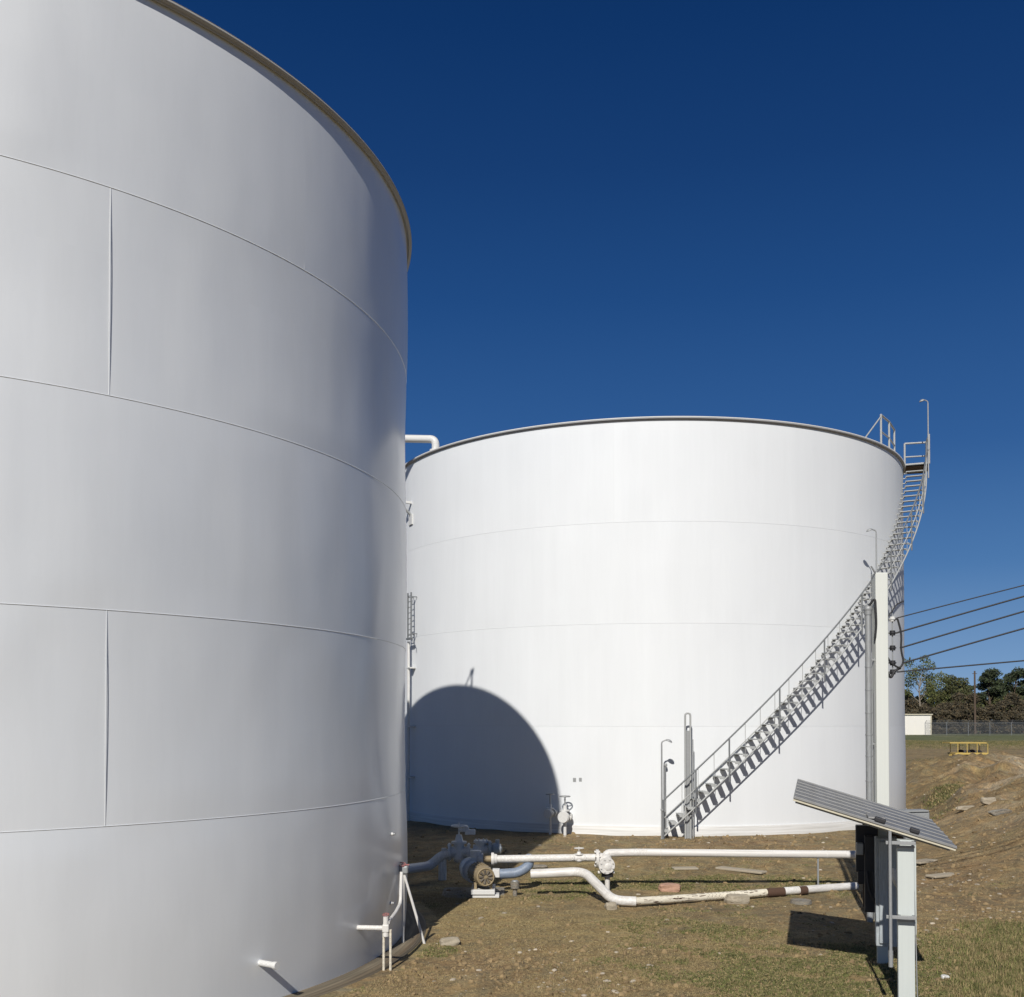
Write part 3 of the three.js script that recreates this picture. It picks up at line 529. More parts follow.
{ // stub that throws a slanting shadow on the glossy tank
  const p = onTank(NEAR, 259, 962.5), a = angOf(NEAR, p), t = thing('pipe_stub', 'short white capped pipe sticking out low on the glossy tank', 'pipe', p); t.rotation.y = a;
  mesh('stub', tube([V(0, 0, -0.05), V(0, 0, 0.30)], 0.042, 0.1, 16), M.white, t); mesh('cap', cyl(V(0, 0, 0.28), V(0, 0, 0.34), 0.05, 0.05, 16), M.white, t); mesh('weld_collar', cyl(V(0, 0, -0.01), V(0, 0, 0.02), 0.06, 0.055, 16), M.weld, t);
}
for (const [px, py, lab] of [[389, 834, 'upper small bolt boss low on the glossy tank beside its right edge'], [388, 903, 'lower small bolt boss on the glossy tank above the drain valve']]) {
  const p = onTank(NEAR, px, py), t = thing('bolt_boss', lab, 'bolt', p); t.rotation.y = angOf(NEAR, p);
  mesh('boss', cyl(V(0, 0, -0.02), V(0, 0, 0.07), 0.03, 0.028, 12), M.white, t); mesh('nut', cyl(V(0, 0, 0.07), V(0, 0, 0.1), 0.02, 0.02, 6), M.steel, t);
}

// ------------------------------------------------------------------ electrical rack with sloping roof
{
  const LN = V(3.73, 2.66, -13.94), LF = V(4.58, 2.736, -16.87), RN = V(5.66, 2.056, -13.385);
  const ex = RN.clone().sub(LN), ez = LF.clone().sub(LN), lx = ex.length(), lz = ez.length(); ex.normalize(); ez.normalize();
  const up = ez.clone().cross(ex).normalize(); if (up.y < 0) up.negate();
  const footN = onGround(903, 1006); const o = V(5.05, footN.y, -13.6);
  const t = thing('electrical_rack', 'grey sloping sheet roof over electrical cabinets on a pale square post', 'rack', o);
  const frame = new THREE.Matrix4().makeBasis(ex, up, ez.clone().negate()); // x along slope, y out of sheet, z away
  const put = (name, g, mat, x, y, z) => { g.translate(x, y, -z); g.applyMatrix4(frame); const c = LN.clone().sub(o); g.translate(c.x, c.y, c.z); return mesh(name, g, mat, t); };
  put('roof_sheet', bx(lx, 0.02, lz, 0, 0, 0, 0.004), M.roofSheet, lx / 2, 0, lz / 2);
  for (let i = 0; i <= 6; i++) put('roof_rib', bx(lx, 0.016, 0.06, 0, 0, 0, 0.007), M.roofSheet, lx / 2, 0.014, 0.06 + i * (lz - 0.12) / 6);
  put('fascia', bx(lx * 0.995, 0.03, 0.03, 0, 0, 0, 0.004), M.fascia, lx / 2, -0.027, 0.03);
  put('fascia', bx(lx * 0.995, 0.045, 0.03, 0, 0, 0, 0.004), M.fascia, lx / 2, -0.038, lz - 0.02);
  for (const z of [0.25, lz - 0.4]) put('rafter', bx(lx * 0.96, 0.07, 0.05, 0, 0, 0, 0.004), M.steel, lx / 2, -0.05, z);
  put('ridge_cap', bx(0.22, 0.03, 0.5, 0, 0, 0, 0.01).rotateZ(0.25), M.roofSheet, 1.08, 0.055, 0.35);
  put('roof_clamp', bx(0.14, 0.06, 0.10, 0, 0, 0, 0.015), M.blackPaint, 1.12, 0.05, 0.06); put('roof_clamp', bx(0.12, 0.06, 0.10, 0, 0, 0, 0.015), M.blackPaint, 1.56, 0.05, 0.06);
  const roofAt = (x, z) => { const k = ex.clone(); // height of the sheet's underside above world point
    const n = up, p = LN; return p.y - (n.x * (x - p.x) + n.z * (z - p.z)) / n.y - 0.1; };
  const YAW = -0.285, turned = (name, w, h, d, x, y, z, r, mat) => { const m = mesh(name, bx(w, h, d, 0, 0, 0, r), mat, t); m.position.set(x, y, z); m.rotation.y = YAW; return m; };
  const fwd = V(Math.sin(YAW), 0, Math.cos(YAW)), side = V(Math.cos(YAW), 0, -Math.sin(YAW));
  const post = (x, z, w, mat) => { const g = ground(x, -z) - 0.1, h = roofAt(x, z); return turned('post', w, h - g, w * 0.9, x - o.x, (h + g) / 2 - o.y, z - o.z, 0.012, mat); };
  post(5.08, -13.6, 0.205, M.post); post(5.62, -16.0, 0.16, M.post);
  const Y = (py, Z) => EYE - (py - 722) / FOC * Z - o.y, X = (px, Z) => (px - 512) / FOC * Z - o.x;
  const pc = V(5.08 - o.x, 0, 0);
  for (const py of [842, 915.5]) {
    const yy = Y(py, 13.5), c = pc.clone().addScaledVector(fwd, 0.21).addScaledVector(side, -0.07);
    turned('strut_channel', 0.36, 0.042, 0.042, c.x, yy, c.z, 0.004, M.galv);
    const c2 = pc.clone().addScaledVector(fwd, 0.1); turned('strap', 0.225, 0.03, 0.012, c2.x, yy - 0.058, c2.z, 0.003, M.steel);
    for (const q of [-0.085, 0.085]) { const c3 = pc.clone().addScaledVector(fwd, 0.14).addScaledVector(side, q); turned('strut_bracket', 0.03, 0.036, 0.12, c3.x, yy, c3.z, 0.003, M.galv); }
  }
  const cc = pc.clone().addScaledVector(fwd, 0.25).addScaledVector(side, -0.2);
  mesh('front_conduit', cyl(V(cc.x, Y(831, 13.4), cc.z), V(cc.x, Y(953, 13.4), cc.z), 0.021, 0.021, 12), M.galv, t);
  mesh('conduit_end', cyl(V(cc.x, Y(966, 13.4), cc.z), V(cc.x, Y(950, 13.4), cc.z), 0.029, 0.029, 12), M.galv, t);
  // cabinets hung behind the front post
  const cab = (name, x0, x1, y0, y1, Z, d, mat) => turned(name, X(x1, Z) - X(x0, Z), Y(y0, Z) - Y(y1, Z), d, (X(x0, Z) + X(x1, Z)) / 2, (Y(y0, Z) + Y(y1, Z)) / 2, -Z - o.z - d / 2, 0.015, mat);
  cab('cabinet', 878, 899, 838, 946, 15.2, 0.3, M.cabinet);
  for (const q of [0, 1]) cab('cabinet_door', 878.5 + q * 9.8, 887 + q * 9.8, 841, 943, 15.18, 0.03, M.cabinet);
  cab('meter_box', 858, 879, 826, 872, 15.9, 0.25, M.blackPaint); cab('switch_box', 866, 879, 836, 912, 15.6, 0.2, M.blackPaint); cab('small_box', 857, 864, 843, 855, 15.7, 0.14, M.steel); cab('side_box', 859, 872, 870, 884, 15.9, 0.2, M.blackPaint);
  turned('back_board', 0.6, 1.4, 0.03, X(882, 16.3), Y(862, 16.3), -16.3 - o.z, 0.004, M.wood);
  mesh('conduit_elbow', tube([V(X(893, 14.8), Y(868, 14.8), -14.8 - o.z), V(X(893, 14.8), Y(880, 14.8), -14.8 - o.z), V(X(898, 14.8), Y(886, 14.8), -14.85 - o.z)], 0.035, 0.08, 12), M.white, t);
  for (const [x, bendx] of [[869, 875], [863, 872]]) mesh('hanging_cable', tube([V(X(x, 15.7), Y(870, 15.7), -15.55 - o.z), V(X(x - 1, 15.7), Y(888, 15.7), -15.45 - o.z), V(X(bendx, 15.7), Y(906, 15.7), -15.4 - o.z), V(X(bendx + 3, 15.5), Y(930, 15.5), -15.3 - o.z)], 0.022, 0.3, 8), M.cable, t);
  mesh('ground_rod', tube([V(0.13, 0, 0.12), V(0.12, 0.9, 0.1), V(0.105, 1.5, 0.09)], 0.008, 0.1, 6), M.steel, t);
}
{ const p = atZ(912, 826, 18.2), gy = ground(p.x, 18.2); const t = thing('junction_box', 'pale grey metal box on a short post behind the electrical rack', 'box', V(p.x, gy, p.z)); const h = p.y - gy;
  mesh('post', bx(0.1, h, 0.1, 0, h / 2 - 0.04, 0), M.post, t); mesh('box', bx(0.42, 0.5, 0.25, 0.05, h, 0, 0.02), M.galv, t); mesh('lid', bx(0.46, 0.03, 0.3, 0.05, h + 0.265, 0, 0.008).rotateZ(0.02), M.galv, t); }

// ------------------------------------------------------------------ white service pole, conduit, insulators and lines
const SP = { Z: 19.5, x: (880.5 - 512) / FOC * 19.5 };
{
  const g = ground(SP.x, SP.Z), top = EYE + (722 - 573) / FOC * SP.Z, o = V(SP.x, g - 0.1, -SP.Z);
  const t = thing('service_pole', 'square white power pole with conduit and insulators', 'pole', o);
  const Y = (py) => EYE - (py - 722) / FOC * SP.Z - o.y, X = (px) => (px - 512) / FOC * SP.Z - o.x;
  mesh('post', bx(0.235, top - o.y, 0.235, 0, (top - o.y) / 2, 0, 0.02), M.pole, t);
  const cx = X(868.3), cz = 0.02;
  mesh('conduit', cyl(V(cx, 0, cz), V(cx, Y(612), cz), 0.058, 0.058, 16), M.galv, t);
  mesh('weatherhead', merge([sphere(V(cx, Y(609), cz), 0.085, 14, 10), cyl(V(cx, Y(615), cz), V(cx, Y(607), cz), 0.07, 0.08, 14)]), M.galv, t);
  for (const py of [667, 690, 713, 735, 756, 781]) mesh('conduit_coupling', cyl(V(cx, Y(py) - 0.012, cz), V(cx, Y(py) + 0.012, cz), 0.064, 0.064, 16), M.steel, t);
  for (const py of [660, 744]) mesh('conduit_strap', bx(0.18, 0.04, 0.05, (cx - 0.08) / 2, Y(py), cz), M.steel, t);
  mesh('side_rod', cyl(V(cx + 0.1, 0, 0.05), V(cx + 0.1, Y(690), 0.05), 0.01, 0.01, 6), M.galv, t);
  mesh('drop_cable', tube([V(cx, Y(606), cz + 0.05), V(cx + 0.1, Y(598), cz + 0.1), V(cx + 0.12, Y(625), cz + 0.1), V(cx + 0.1, Y(640), cz + 0.08), V(cx + 0.16, Y(648), 0)], 0.022, 0.2, 8), M.cable, t);
  mesh('top_bracket', tube([V(-0.11, Y(574), 0.1), V(-0.15, Y(571), 0.12), V(-0.2, Y(567), 0.13)], 0.016, 0.05, 8), M.steel, t);
  const ix = X(893);
  mesh('insulator_bar', cyl(V(ix, Y(676), 0), V(ix, Y(606), 0), 0.012, 0.012, 8), M.steel, t);
  const ys = [619, 633, 648, 663, 672];
  ys.forEach((py, i) => {
    mesh('insulator', merge([cyl(V(ix, Y(py) - 0.045, 0), V(ix, Y(py) + 0.045, 0), 0.05, 0.05, 14), cyl(V(ix, Y(py) - 0.012, 0), V(ix, Y(py) + 0.012, 0), 0.066, 0.066, 14)]), i === 0 ? M.white : M.blackPaint, t);
    mesh('insulator_arm', cyl(V(0.11, Y(py), 0), V(ix, Y(py), 0), 0.014, 0.014, 6), M.steel, t);
  });
  mesh('loop_cable', tube([V(ix, Y(621), 0.03), V(X(897), Y(618), 0.05), V(X(901), Y(634), 0.06), V(X(900), Y(650), 0.06), V(X(903), Y(662), 0.06), V(X(899), Y(669), 0.06), V(X(890), Y(663), 0.05), V(0.115, Y(657), 0.05)], 0.018, 0.25, 8), M.cable, t);
  mesh('loop_cable', tube([V(0.115, Y(618), 0.05), V(X(892), Y(611), 0.05), V(X(897), Y(604), 0.03), V(X(904), Y(601), 0.03)], 0.012, 0.2, 8), M.cable, t);
  mesh('loop_cable', tube([V(0.115, Y(672), 0.05), V(X(890), Y(679), 0.05), V(X(894), Y(671), 0.05), V(X(900), Y(668), 0.03)], 0.024, 0.15, 8), M.cable, t);
}
{ // overhead lines run to a wooden pole out of frame
  const E = V(30, 0, -14), gE = ground(E.x, 14);
  const lines = [[893, 619, 1024, 585, 0.012, 'uppermost'], [896, 633, 1024, 596, 0.017, 'second'], [900, 648, 1024, 611, 0.017, 'third'], [903, 663, 1024, 628, 0.017, 'fourth'], [897, 672, 1024, 660.5, 0.013, 'lowest']];
  const ends = [];
  lines.forEach(([x0, y0, x1, y1, r, nm]) => {
    const A = atZ(x0, y0, SP.Z), k = ((x1 - 512) / FOC * -A.z - A.x) / (E.x - A.x - (x1 - 512) / FOC * (-E.z + A.z));
    const zq = mix(-A.z, -E.z, k), B = atZ(x1, y1, zq), slope = (B.y - A.y) / k;
    const hE = A.y + slope * 0.80, p = [];                 // sagging: slope at the pole is a little steeper than the chord
    const sag = (slope - (hE - A.y)) ;
    for (let i = 0; i <= 40; i++) { const s = i / 40; p.push(V(mix(A.x, E.x, s), A.y + slope * s - sag * s * s + (nm === 'lowest' ? 0 : 0), mix(A.z, E.z, s)).sub(A)); }
    ends.push(p[40].clone().add(A).y);
    const o = thing('power_line', `${nm} of the black overhead lines strung from the white power pole`, 'cable', A, 'overhead lines from the power pole');
    mesh('wire', tube(p, r, 0.01, 6), M.cable, o);
  });
  const t = thing('utility_pole', 'round brown wooden utility pole carrying the ends of the overhead lines', 'pole', V(E.x + 0.17, gE - 0.3, E.z));
  const H = Math.max(...ends) + 0.8 - gE; mesh('shaft', cyl(V(0, 0, 0), V(0, H, 0), 0.17, 0.12, 16), M.wood, t);
  ends.forEach((y) => mesh('insulator', cyl(V(-0.19, y - gE + 0.25, 0), V(-0.19, y - gE + 0.35, 0), 0.045, 0.045, 10), M.blackPaint, t));
}

// ------------------------------------------------------------------ loose stones, slabs, stakes
function rock(px, py, w, h, d, mat, name, label, cat = 'stone', rot = 0) {
  const p = onGround(px, py), g = new THREE.IcosahedronGeometry(0.5, 3), a = g.attributes.position, q = V(0, 0, 0), sd = px * 0.37;
  for (let i = 0; i < a.count; i++) { q.fromBufferAttribute(a, i); const m = Math.max(Math.abs(q.x), Math.abs(q.y), Math.abs(q.z)); q.multiplyScalar(mix(1, 0.42 / m, 0.65)); const k = 1 + 0.22 * nz(q.x * 2.4 + sd, q.y * 2.4, q.z * 2.4); a.setXYZ(i, q.x * k * w, q.y * k * h, q.z * k * d); }
  g.computeVertexNormals(); const m = mesh(numbered(name), g, mat, scene); m.position.set(p.x, p.y + h * 0.3, p.z); m.rotation.y = rot; tag(m, label, cat, 'loose stones and blocks in the yard'); return m;
}
rock(450, 945, 0.36, 0.17, 0.2, M.stone, 'concrete_block', 'pale broken block on bare dirt in front of the splayed pipe legs', 'block', 0.1);
rock(611, 909, 0.25, 0.18, 0.2, M.stone, 'concrete_block', 'small pale block under the elbow of the peeling pipe', 'block', 0.2);
rock(737, 903, 0.52, 0.24, 0.34, M.stone, 'boulder', 'largest pale rock, against the peeling pipe', 'rock', 0.3);
rock(669, 891, 0.5, 0.22, 0.4, M.pinkStone, 'boulder', 'pinkish flat rock behind the peeling pipe', 'rock');
rock(540, 868, 0.4, 0.1, 0.3, M.concrete, 'boulder', 'low grey rock behind the blue bent pipe', 'rock');
rock(945, 979, 0.12, 0.08, 0.1, M.white, 'boulder', 'small white stone in the grass right of the electrical rack post', 'rock');
rock(1001, 812, 0.9, 0.22, 0.3, M.concrete, 'concrete_slab', 'pale concrete slab half buried high in the dirt bank', 'slab', 0.5);
rock(988, 805, 0.5, 0.25, 0.3, M.stone, 'concrete_slab', 'pale lump of concrete beside the buried slab on the dirt bank', 'slab', 0.2);
rock(966, 811, 0.8, 0.16, 0.3, M.stone, 'concrete_slab', 'flat pale slab on the dirt bank above the sloping roof', 'slab', 0.4);
{ // flat things
  const flatThing = (name, px, py, w, h, d, mat, label, cat, rot) => { const p = onGround(px, py), m = mesh(numbered(name), bx(w, h, d, 0, 0, 0, Math.min(0.03, h * 0.4)), mat, scene); m.position.set(p.x, p.y + h * 0.35, p.z); m.rotation.y = rot; tag(m, label, cat, 'flat pieces lying in the yard'); };
  flatThing('plank', 741, 871, 1.25, 0.06, 0.3, M.stone, 'pale weathered board lying in dirt behind the raised pipe', 'board', -0.75);
  flatThing('plank', 685, 869, 0.6, 0.05, 0.3, M.stone, 'short pale board lying left of the longer board', 'board', 0.1);
  flatThing('plank', 945, 876, 1.0, 0.06, 0.3, M.stone, 'long pale board lying in dirt right of the electrical rack', 'board', 0.5);
  flatThing('plank', 925, 862, 0.9, 0.06, 0.35, M.stone, 'pale board lying in dirt just below the sloping roof edge', 'board', 0.6);
  const p = onGround(801, 903), g = new THREE.CylinderGeometry(0.20, 0.22, 0.07, 24), m = mesh('round_cover', g, M.concrete, scene); m.position.set(p.x, p.y + 0.03, p.z); tag(m, 'round grey concrete cover lying flat beside the rack shadow', 'cover');
}
{ const p = onGround(515, 896), t = thing('pipe_stake', 'short weathered grey pipe stub standing beside the motor', 'post', p);
  mesh('stub', cyl(V(0, -0.05, 0), V(0, 0.2, 0), 0.05, 0.05, 12), M.concrete, t); mesh('head', cyl(V(0, 0.16, 0), V(0, 0.31, 0), 0.095, 0.10, 14), M.concrete, t); mesh('cap', cyl(V(0, 0.3, 0), V(0, 0.33, 0), 0.07, 0.06, 12), M.galv, t); }

// ------------------------------------------------------------------ distance: shed, fence, trailer, trees
{
  const Zs = 150, c = V((902 - 512) / FOC * Zs, ground(56, Zs), -Zs), t = thing('metal_shed', 'long low white metal shed in front of the trees', 'shed', c);
  const x1 = (931 - 512) / FOC * Zs - c.x, w = 9, h = EYE + (722 - 715) / FOC * Zs - c.y;
  mesh('wall', bx(w, h, 6, x1 - w / 2, h / 2, -3, 0.03), M.shed, t);
  mesh('roof', bx(w + 0.3, 0.14, 6.4, x1 - w / 2 + 0.05, h + 0.07, -3, 0.03), M.fascia, t);
  for (let i = 1; i < 8; i++) mesh('wall_rib', bx(0.05, h - 0.1, 0.04, x1 - i * 1.15, h / 2, 0.015, 0.01), M.shed, t);
  mesh('corner_trim', bx(0.16, h - 0.02, 0.16, x1 - 0.02, h / 2, -0.02, 0.01), M.fascia, t);
}
{
  const Zf = 146, x0 = (925 - 512) / FOC * Zf, x1 = x0 + 42, t = thing('chain_link_fence', 'grey chain link fence with barbed wire arms in front of the trees', 'fence', V(x0, ground(x0, Zf), -Zf));
  const fm = std([0.20, 0.215, 0.23], { roughness: 0.6, metalness: 0.3 }); const H = 1.75, gy = (x) => ground(x0 + x, Zf) - ground(x0, Zf);
  for (let i = 0; i <= 14; i++) { const x = i * 3; mesh('post', cyl(V(x, gy(x) - 0.1, 0), V(x, gy(x) + H + 0.05, 0), 0.04, 0.04, 8), fm, t); mesh('barb_arm', cyl(V(x, gy(x) + H, 0), V(x + 0.12, gy(x) + H + 0.38, 0.25), 0.025, 0.025, 6), fm, t);
    if (i < 14) { const w = []; for (let k = 0; k < 24; k++) { const a = x + k * 0.125; w.push(cyl(V(a, gy(x), 0), V(a + 0.3, gy(x) + H, 0.01), 0.013, 0.013, 3), cyl(V(a + 0.3, gy(x), 0), V(a, gy(x) + H, -0.01), 0.013, 0.013, 3)); } mesh('link_panel', merge(w), fm, t); mesh('top_rail', cyl(V(x, gy(x) + H, 0), V(x + 3, gy(x + 3) + H, 0), 0.03, 0.03, 6), fm, t); for (const q of [0.15, 0.26, 0.37]) mesh('barbed_wire', cyl(V(x + q * 0.3, gy(x) + H + q, q * 0.65), V(x + 3 + q * 0.3, gy(x + 3) + H + q, q * 0.65), 0.009, 0.009, 4), fm, t); } }
}
{ // yellow flat trailer
  const p = onGround(968, 758.5), Z = -p.z, s = Z / FOC, t = thing('flat_trailer', 'yellow flat trailer with a railed deck beyond the dirt bank', 'trailer', p);
  const w = 33 * s, dk = 5.0 * s;
  mesh('deck', bx(w, 0.16, 1.5, 0, dk, 0, 0.03), M.yellow, t);
  for (const x of [-0.42, -0.14, 0.16, 0.48]) for (const z of [0.7, -0.7]) mesh('rail_post', cyl(V(x * w, dk, z), V(x * w, dk + 10 * s, z), 0.032, 0.032, 8), M.yellow, t);
  for (const z of [0.7, -0.7]) mesh('top_rail', bx(w * 1.12, 0.06, 0.06, -w * 0.1, dk + 10.5 * s, z, 0.02), M.yellow, t);
  mesh('canopy_board', bx(w * 1.1, 0.05, 1.35, -w * 0.1, dk + 10.9 * s, 0, 0.02), M.yellow, t);
  for (const x of [-0.12, 0.22]) for (const z of [0.55, -0.55]) { const g = new THREE.TorusGeometry(0.26, 0.09, 10, 22); g.translate(x * w, 0.34, z); const wh = mesh('wheel', g, M.blackPaint, t); mesh('hub', cyl(V(x * w, 0.34, z - 0.06), V(x * w, 0.34, z + 0.06), 0.17, 0.17, 16), M.blackPaint, wh); }
  mesh('axle_frame', bx(w * 0.62, 0.14, 0.9, 0.05 * w, dk - 0.16, 0, 0.02), M.blackPaint, t);
  mesh('tow_bar', cyl(V(-w * 0.45, dk - 0.1, 0), V(-w * 0.85, 0.18, 0.3), 0.05, 0.05, 8), M.yellow, t);
}
rock(946, 763, 0.45, 0.45, 0.4, M.white, 'concrete_block', 'white lump of rubble left of the yellow trailer', 'rubble', 0.3);
rock(957, 761.5, 0.7, 0.3, 0.4, M.white, 'concrete_block', 'flat white rubble under the yellow trailer drawbar', 'rubble', 0.1);

// trees
const leafMat = (c) => new THREE.MeshPhysicalMaterial({ color: new THREE.Color().setRGB(...c), roughness: 0.9, transmission: 0.25, thickness: 0, vertexColors: true });
const LEAF = leafMat([1, 1, 1]);
function leafCloud(blobs, n, size, col, jitter) {
  const pos = [], nor = [], colr = []; let tot = 0; for (const b of blobs) tot += b[3] * b[3];
  for (const [bx0, by, bz, r, sy = 0.8] of blobs) {
    const k = Math.round(n * r * r / tot);
    for (let i = 0; i < k; i++) {
      const th = rnd() * Math.PI * 2, u = rr(-1, 1), q = Math.sqrt(1 - u * u), rad = r * (0.2 + 0.95 * Math.sqrt(rnd())) * (1 + 0.35 * nz(bx0 + q * Math.cos(th) * 2, by + u * 2, bz + q * Math.sin(th) * 2));
      const c = V(bx0 + rad * q * Math.cos(th), by + rad * u * sy, bz + rad * q * Math.sin(th));
      const a = V(rr(-1, 1), rr(-1, 1), rr(-1, 1)).normalize(), b = V(rr(-1, 1), rr(-1, 1), rr(-1, 1)).cross(a).normalize(), s = size * rr(0.5, 1.2);
      const nn = a.clone().cross(b), m = 1 + jitter * rr(-1, 1), w = rr(-0.15, 0.15);
      const P = [c.clone().addScaledVector(a, s), c.clone().addScaledVector(b, s * 0.55), c.clone().addScaledVector(a, -s), c.clone().addScaledVector(b, -s * 0.55)];
      for (const i3 of [0, 1, 2, 0, 2, 3]) { pos.push(P[i3].x, P[i3].y, P[i3].z); nor.push(nn.x, nn.y, nn.z); colr.push(col[0] * m * (1 + w), col[1] * m, col[2] * m * (1 - w)); }
    }
  }
  const g = new THREE.BufferGeometry(); g.setAttribute('position', new THREE.Float32BufferAttribute(pos, 3)); g.setAttribute('normal', new THREE.Float32BufferAttribute(nor, 3)); g.setAttribute('color', new THREE.Float32BufferAttribute(colr, 3)); return g;
}
function tree(px, topY, halfW, Z, kind, label) {
  const x = (px - 512) / FOC * Z, g = ground(x, Z), H = EYE + (722 - topY) / FOC * Z - g, W = halfW / FOC * Z;
  const names = { loose: 'deciduous_tree', pine: 'pine_tree', bush: 'brown_bush', green: 'leafy_tree' };
  const t = thing(names[kind], label, kind === 'bush' ? 'bush' : 'tree', V(x, g - 0.1, -Z), kind === 'bush' ? 'brown thicket behind the fence' : 'trees behind the fence');
  const wood = kind === 'loose' ? std([0.22, 0.19, 0.15], { roughness: 0.95 }) : M.wood, limbs = [], blobs = [];
  const n = { loose: 11, pine: 9, bush: 10, green: 10 }[kind];
  const tr = kind === 'bush' ? 0.08 : 0.2;
  const lean = rr(-0.6, 0.6); const trunkTop = V(lean, H * (kind === 'pine' ? 0.92 : 0.55), 0);
  limbs.push(cyl(V(0, 0, 0), V(lean * 0.4, trunkTop.y * 0.5, 0), tr * 1.2, tr * 0.85, 8), cyl(V(lean * 0.4, trunkTop.y * 0.5, 0), trunkTop, tr * 0.85, tr * 0.4, 8));
  for (let i = 0; i < n; i++) {
    const f = (i + 0.5) / n, th = i * 2.4 + rnd();
    const y = kind === 'bush' ? H * rr(0.05, 0.78) : kind === 'pine' ? H * mix(0.5, 0.95, f) : H * mix(0.42, 0.9, f), rad = W * (kind === 'pine' ? mix(0.75, 0.25, f) : kind === 'bush' ? rr(0.2, 0.85) : mix(0.75, 0.35, Math.abs(f - 0.35))) ;
    const r = W * { loose: 0.34, pine: 0.40, bush: 0.42, green: 0.46 }[kind] * rr(0.75, 1.25);
    const c = V(lean * f + rad * Math.cos(th), y, rad * Math.sin(th) * 0.8);
    blobs.push([c.x, c.y, c.z, r, kind === 'pine' ? 0.55 : 0.75]);
    const st = V(lean * f * 0.6, Math.min(y * 0.75, trunkTop.y), 0); limbs.push(cyl(st, c, tr * 0.35, tr * 0.12, 5));
  }
  mesh('trunk', merge(limbs), wood, t);
  const col = { loose: [0.12, 0.135, 0.03], pine: [0.045, 0.064, 0.02], bush: [0.095, 0.075, 0.038], green: [0.085, 0.092, 0.025] }[kind];
  const q = { loose: 2300, pine: 5500, bush: 4200, green: 5500 }[kind];
  mesh('crown', leafCloud(blobs, q, { loose: 0.18, pine: 0.21, bush: 0.19, green: 0.21 }[kind], col, 0.45), LEAF, t);
}
const treeList = [
  [921, 648, 19, 172, 'loose', 'tall loose yellow green tree above the white shed'], [938, 668, 16, 180, 'loose', 'loose green tree right of the tallest one by the shed'],
  [903, 690, 14, 178, 'pine', 'dark evergreen between wide tank and loose tree'], [957, 673, 14, 182, 'green', 'green round tree left of the distant wooden pole'],
  [991, 668, 17, 178, 'pine', 'dark pine right of the distant wooden pole'], [1016, 668, 18, 180, 'pine', 'dark pine right of the first dark pine'], [1045, 664, 20, 182, 'pine', 'dark pine at the end of the tree row'],
  [1005, 684, 16, 184, 'green', 'green tree between the two dark pines'], [968, 684, 12, 186, 'pine', 'small dark pine behind the distant wooden pole'], [1075, 672, 20, 180, 'green', 'green tree beyond the last dark pine'],
];
for (const a of treeList) tree(...a);
for (let i = 0; i < 26; i++) tree(902 + i * 7 + rr(-3, 3), rr(682, 700), rr(9, 14), 168 + (i % 3) * 5 + rr(-3, 3), i % 3 === 2 ? 'green' : 'bush', i % 3 === 2 ? 'low dull green tree in the thicket behind the fence' : 'brown bare bush in the thicket behind the fence');
for (let i = 0; i < 14; i++) tree(903 + i * 13 + rr(-3, 3), rr(700, 707), rr(8, 11), 163 + rr(-2, 2), 'bush', 'low brown brush growing right behind the fence');
{ const Z = 160, x = (975 - 512) / FOC * Z, g = ground(x, Z), t = thing('wooden_pole', 'distant dark wooden pole standing among the trees', 'pole', V(x, g - 0.2, -Z)); const H = EYE + (722 - 671) / FOC * Z - g + 0.2;
  mesh('shaft', cyl(V(0, 0, 0), V(0, H, 0), 0.17, 0.12, 10), M.wood, t); mesh('cross_pin', cyl(V(-0.35, H - 0.4, 0), V(0.35, H - 0.4, 0), 0.05, 0.05, 6), M.wood, t); }

// ------------------------------------------------------------------ grass, pebbles, clods
function bladeTuft(n, h, w, spread) {
  const pos = [];
  for (let i = 0; i < n; i++) {
    const th = rnd() * 6.283, d = rnd() * spread, bx0 = Math.cos(th) * d, bz = Math.sin(th) * d, t2 = rnd() * 6.283, lx = Math.cos(t2), lz = Math.sin(t2), hh = h * rr(0.45, 1.1), ln = hh * rr(0.2, 0.9), ww = w * rr(0.7, 1.2);
    const A = V(bx0 - lz * ww, 0, bz + lx * ww), B = V(bx0 + lz * ww, 0, bz - lx * ww), C = V(bx0 + lx * ln * 0.4 - lz * ww * 0.7, hh * 0.65, bz + lz * ln * 0.4 + lx * ww * 0.7), Dd = V(bx0 + lx * ln * 0.4 + lz * ww * 0.7, hh * 0.65, bz + lz * ln * 0.4 - lx * ww * 0.7), E = V(bx0 + lx * ln, hh * rr(0.8, 1), bz + lz * ln);
    for (const p of [A, B, C, B, Dd, C, C, Dd, E]) { pos.push(p.x, p.y, p.z); }
  }
  const g = new THREE.BufferGeometry(); g.setAttribute('position', new THREE.Float32BufferAttribute(pos, 3)); g.computeVertexNormals(); return g;
}
const clearOf = (x, Z) => Math.hypot(x + 9.915, Z - 18.198) > 8.65 && Math.hypot(x - 4.979, Z - 40.158) > 9.55;
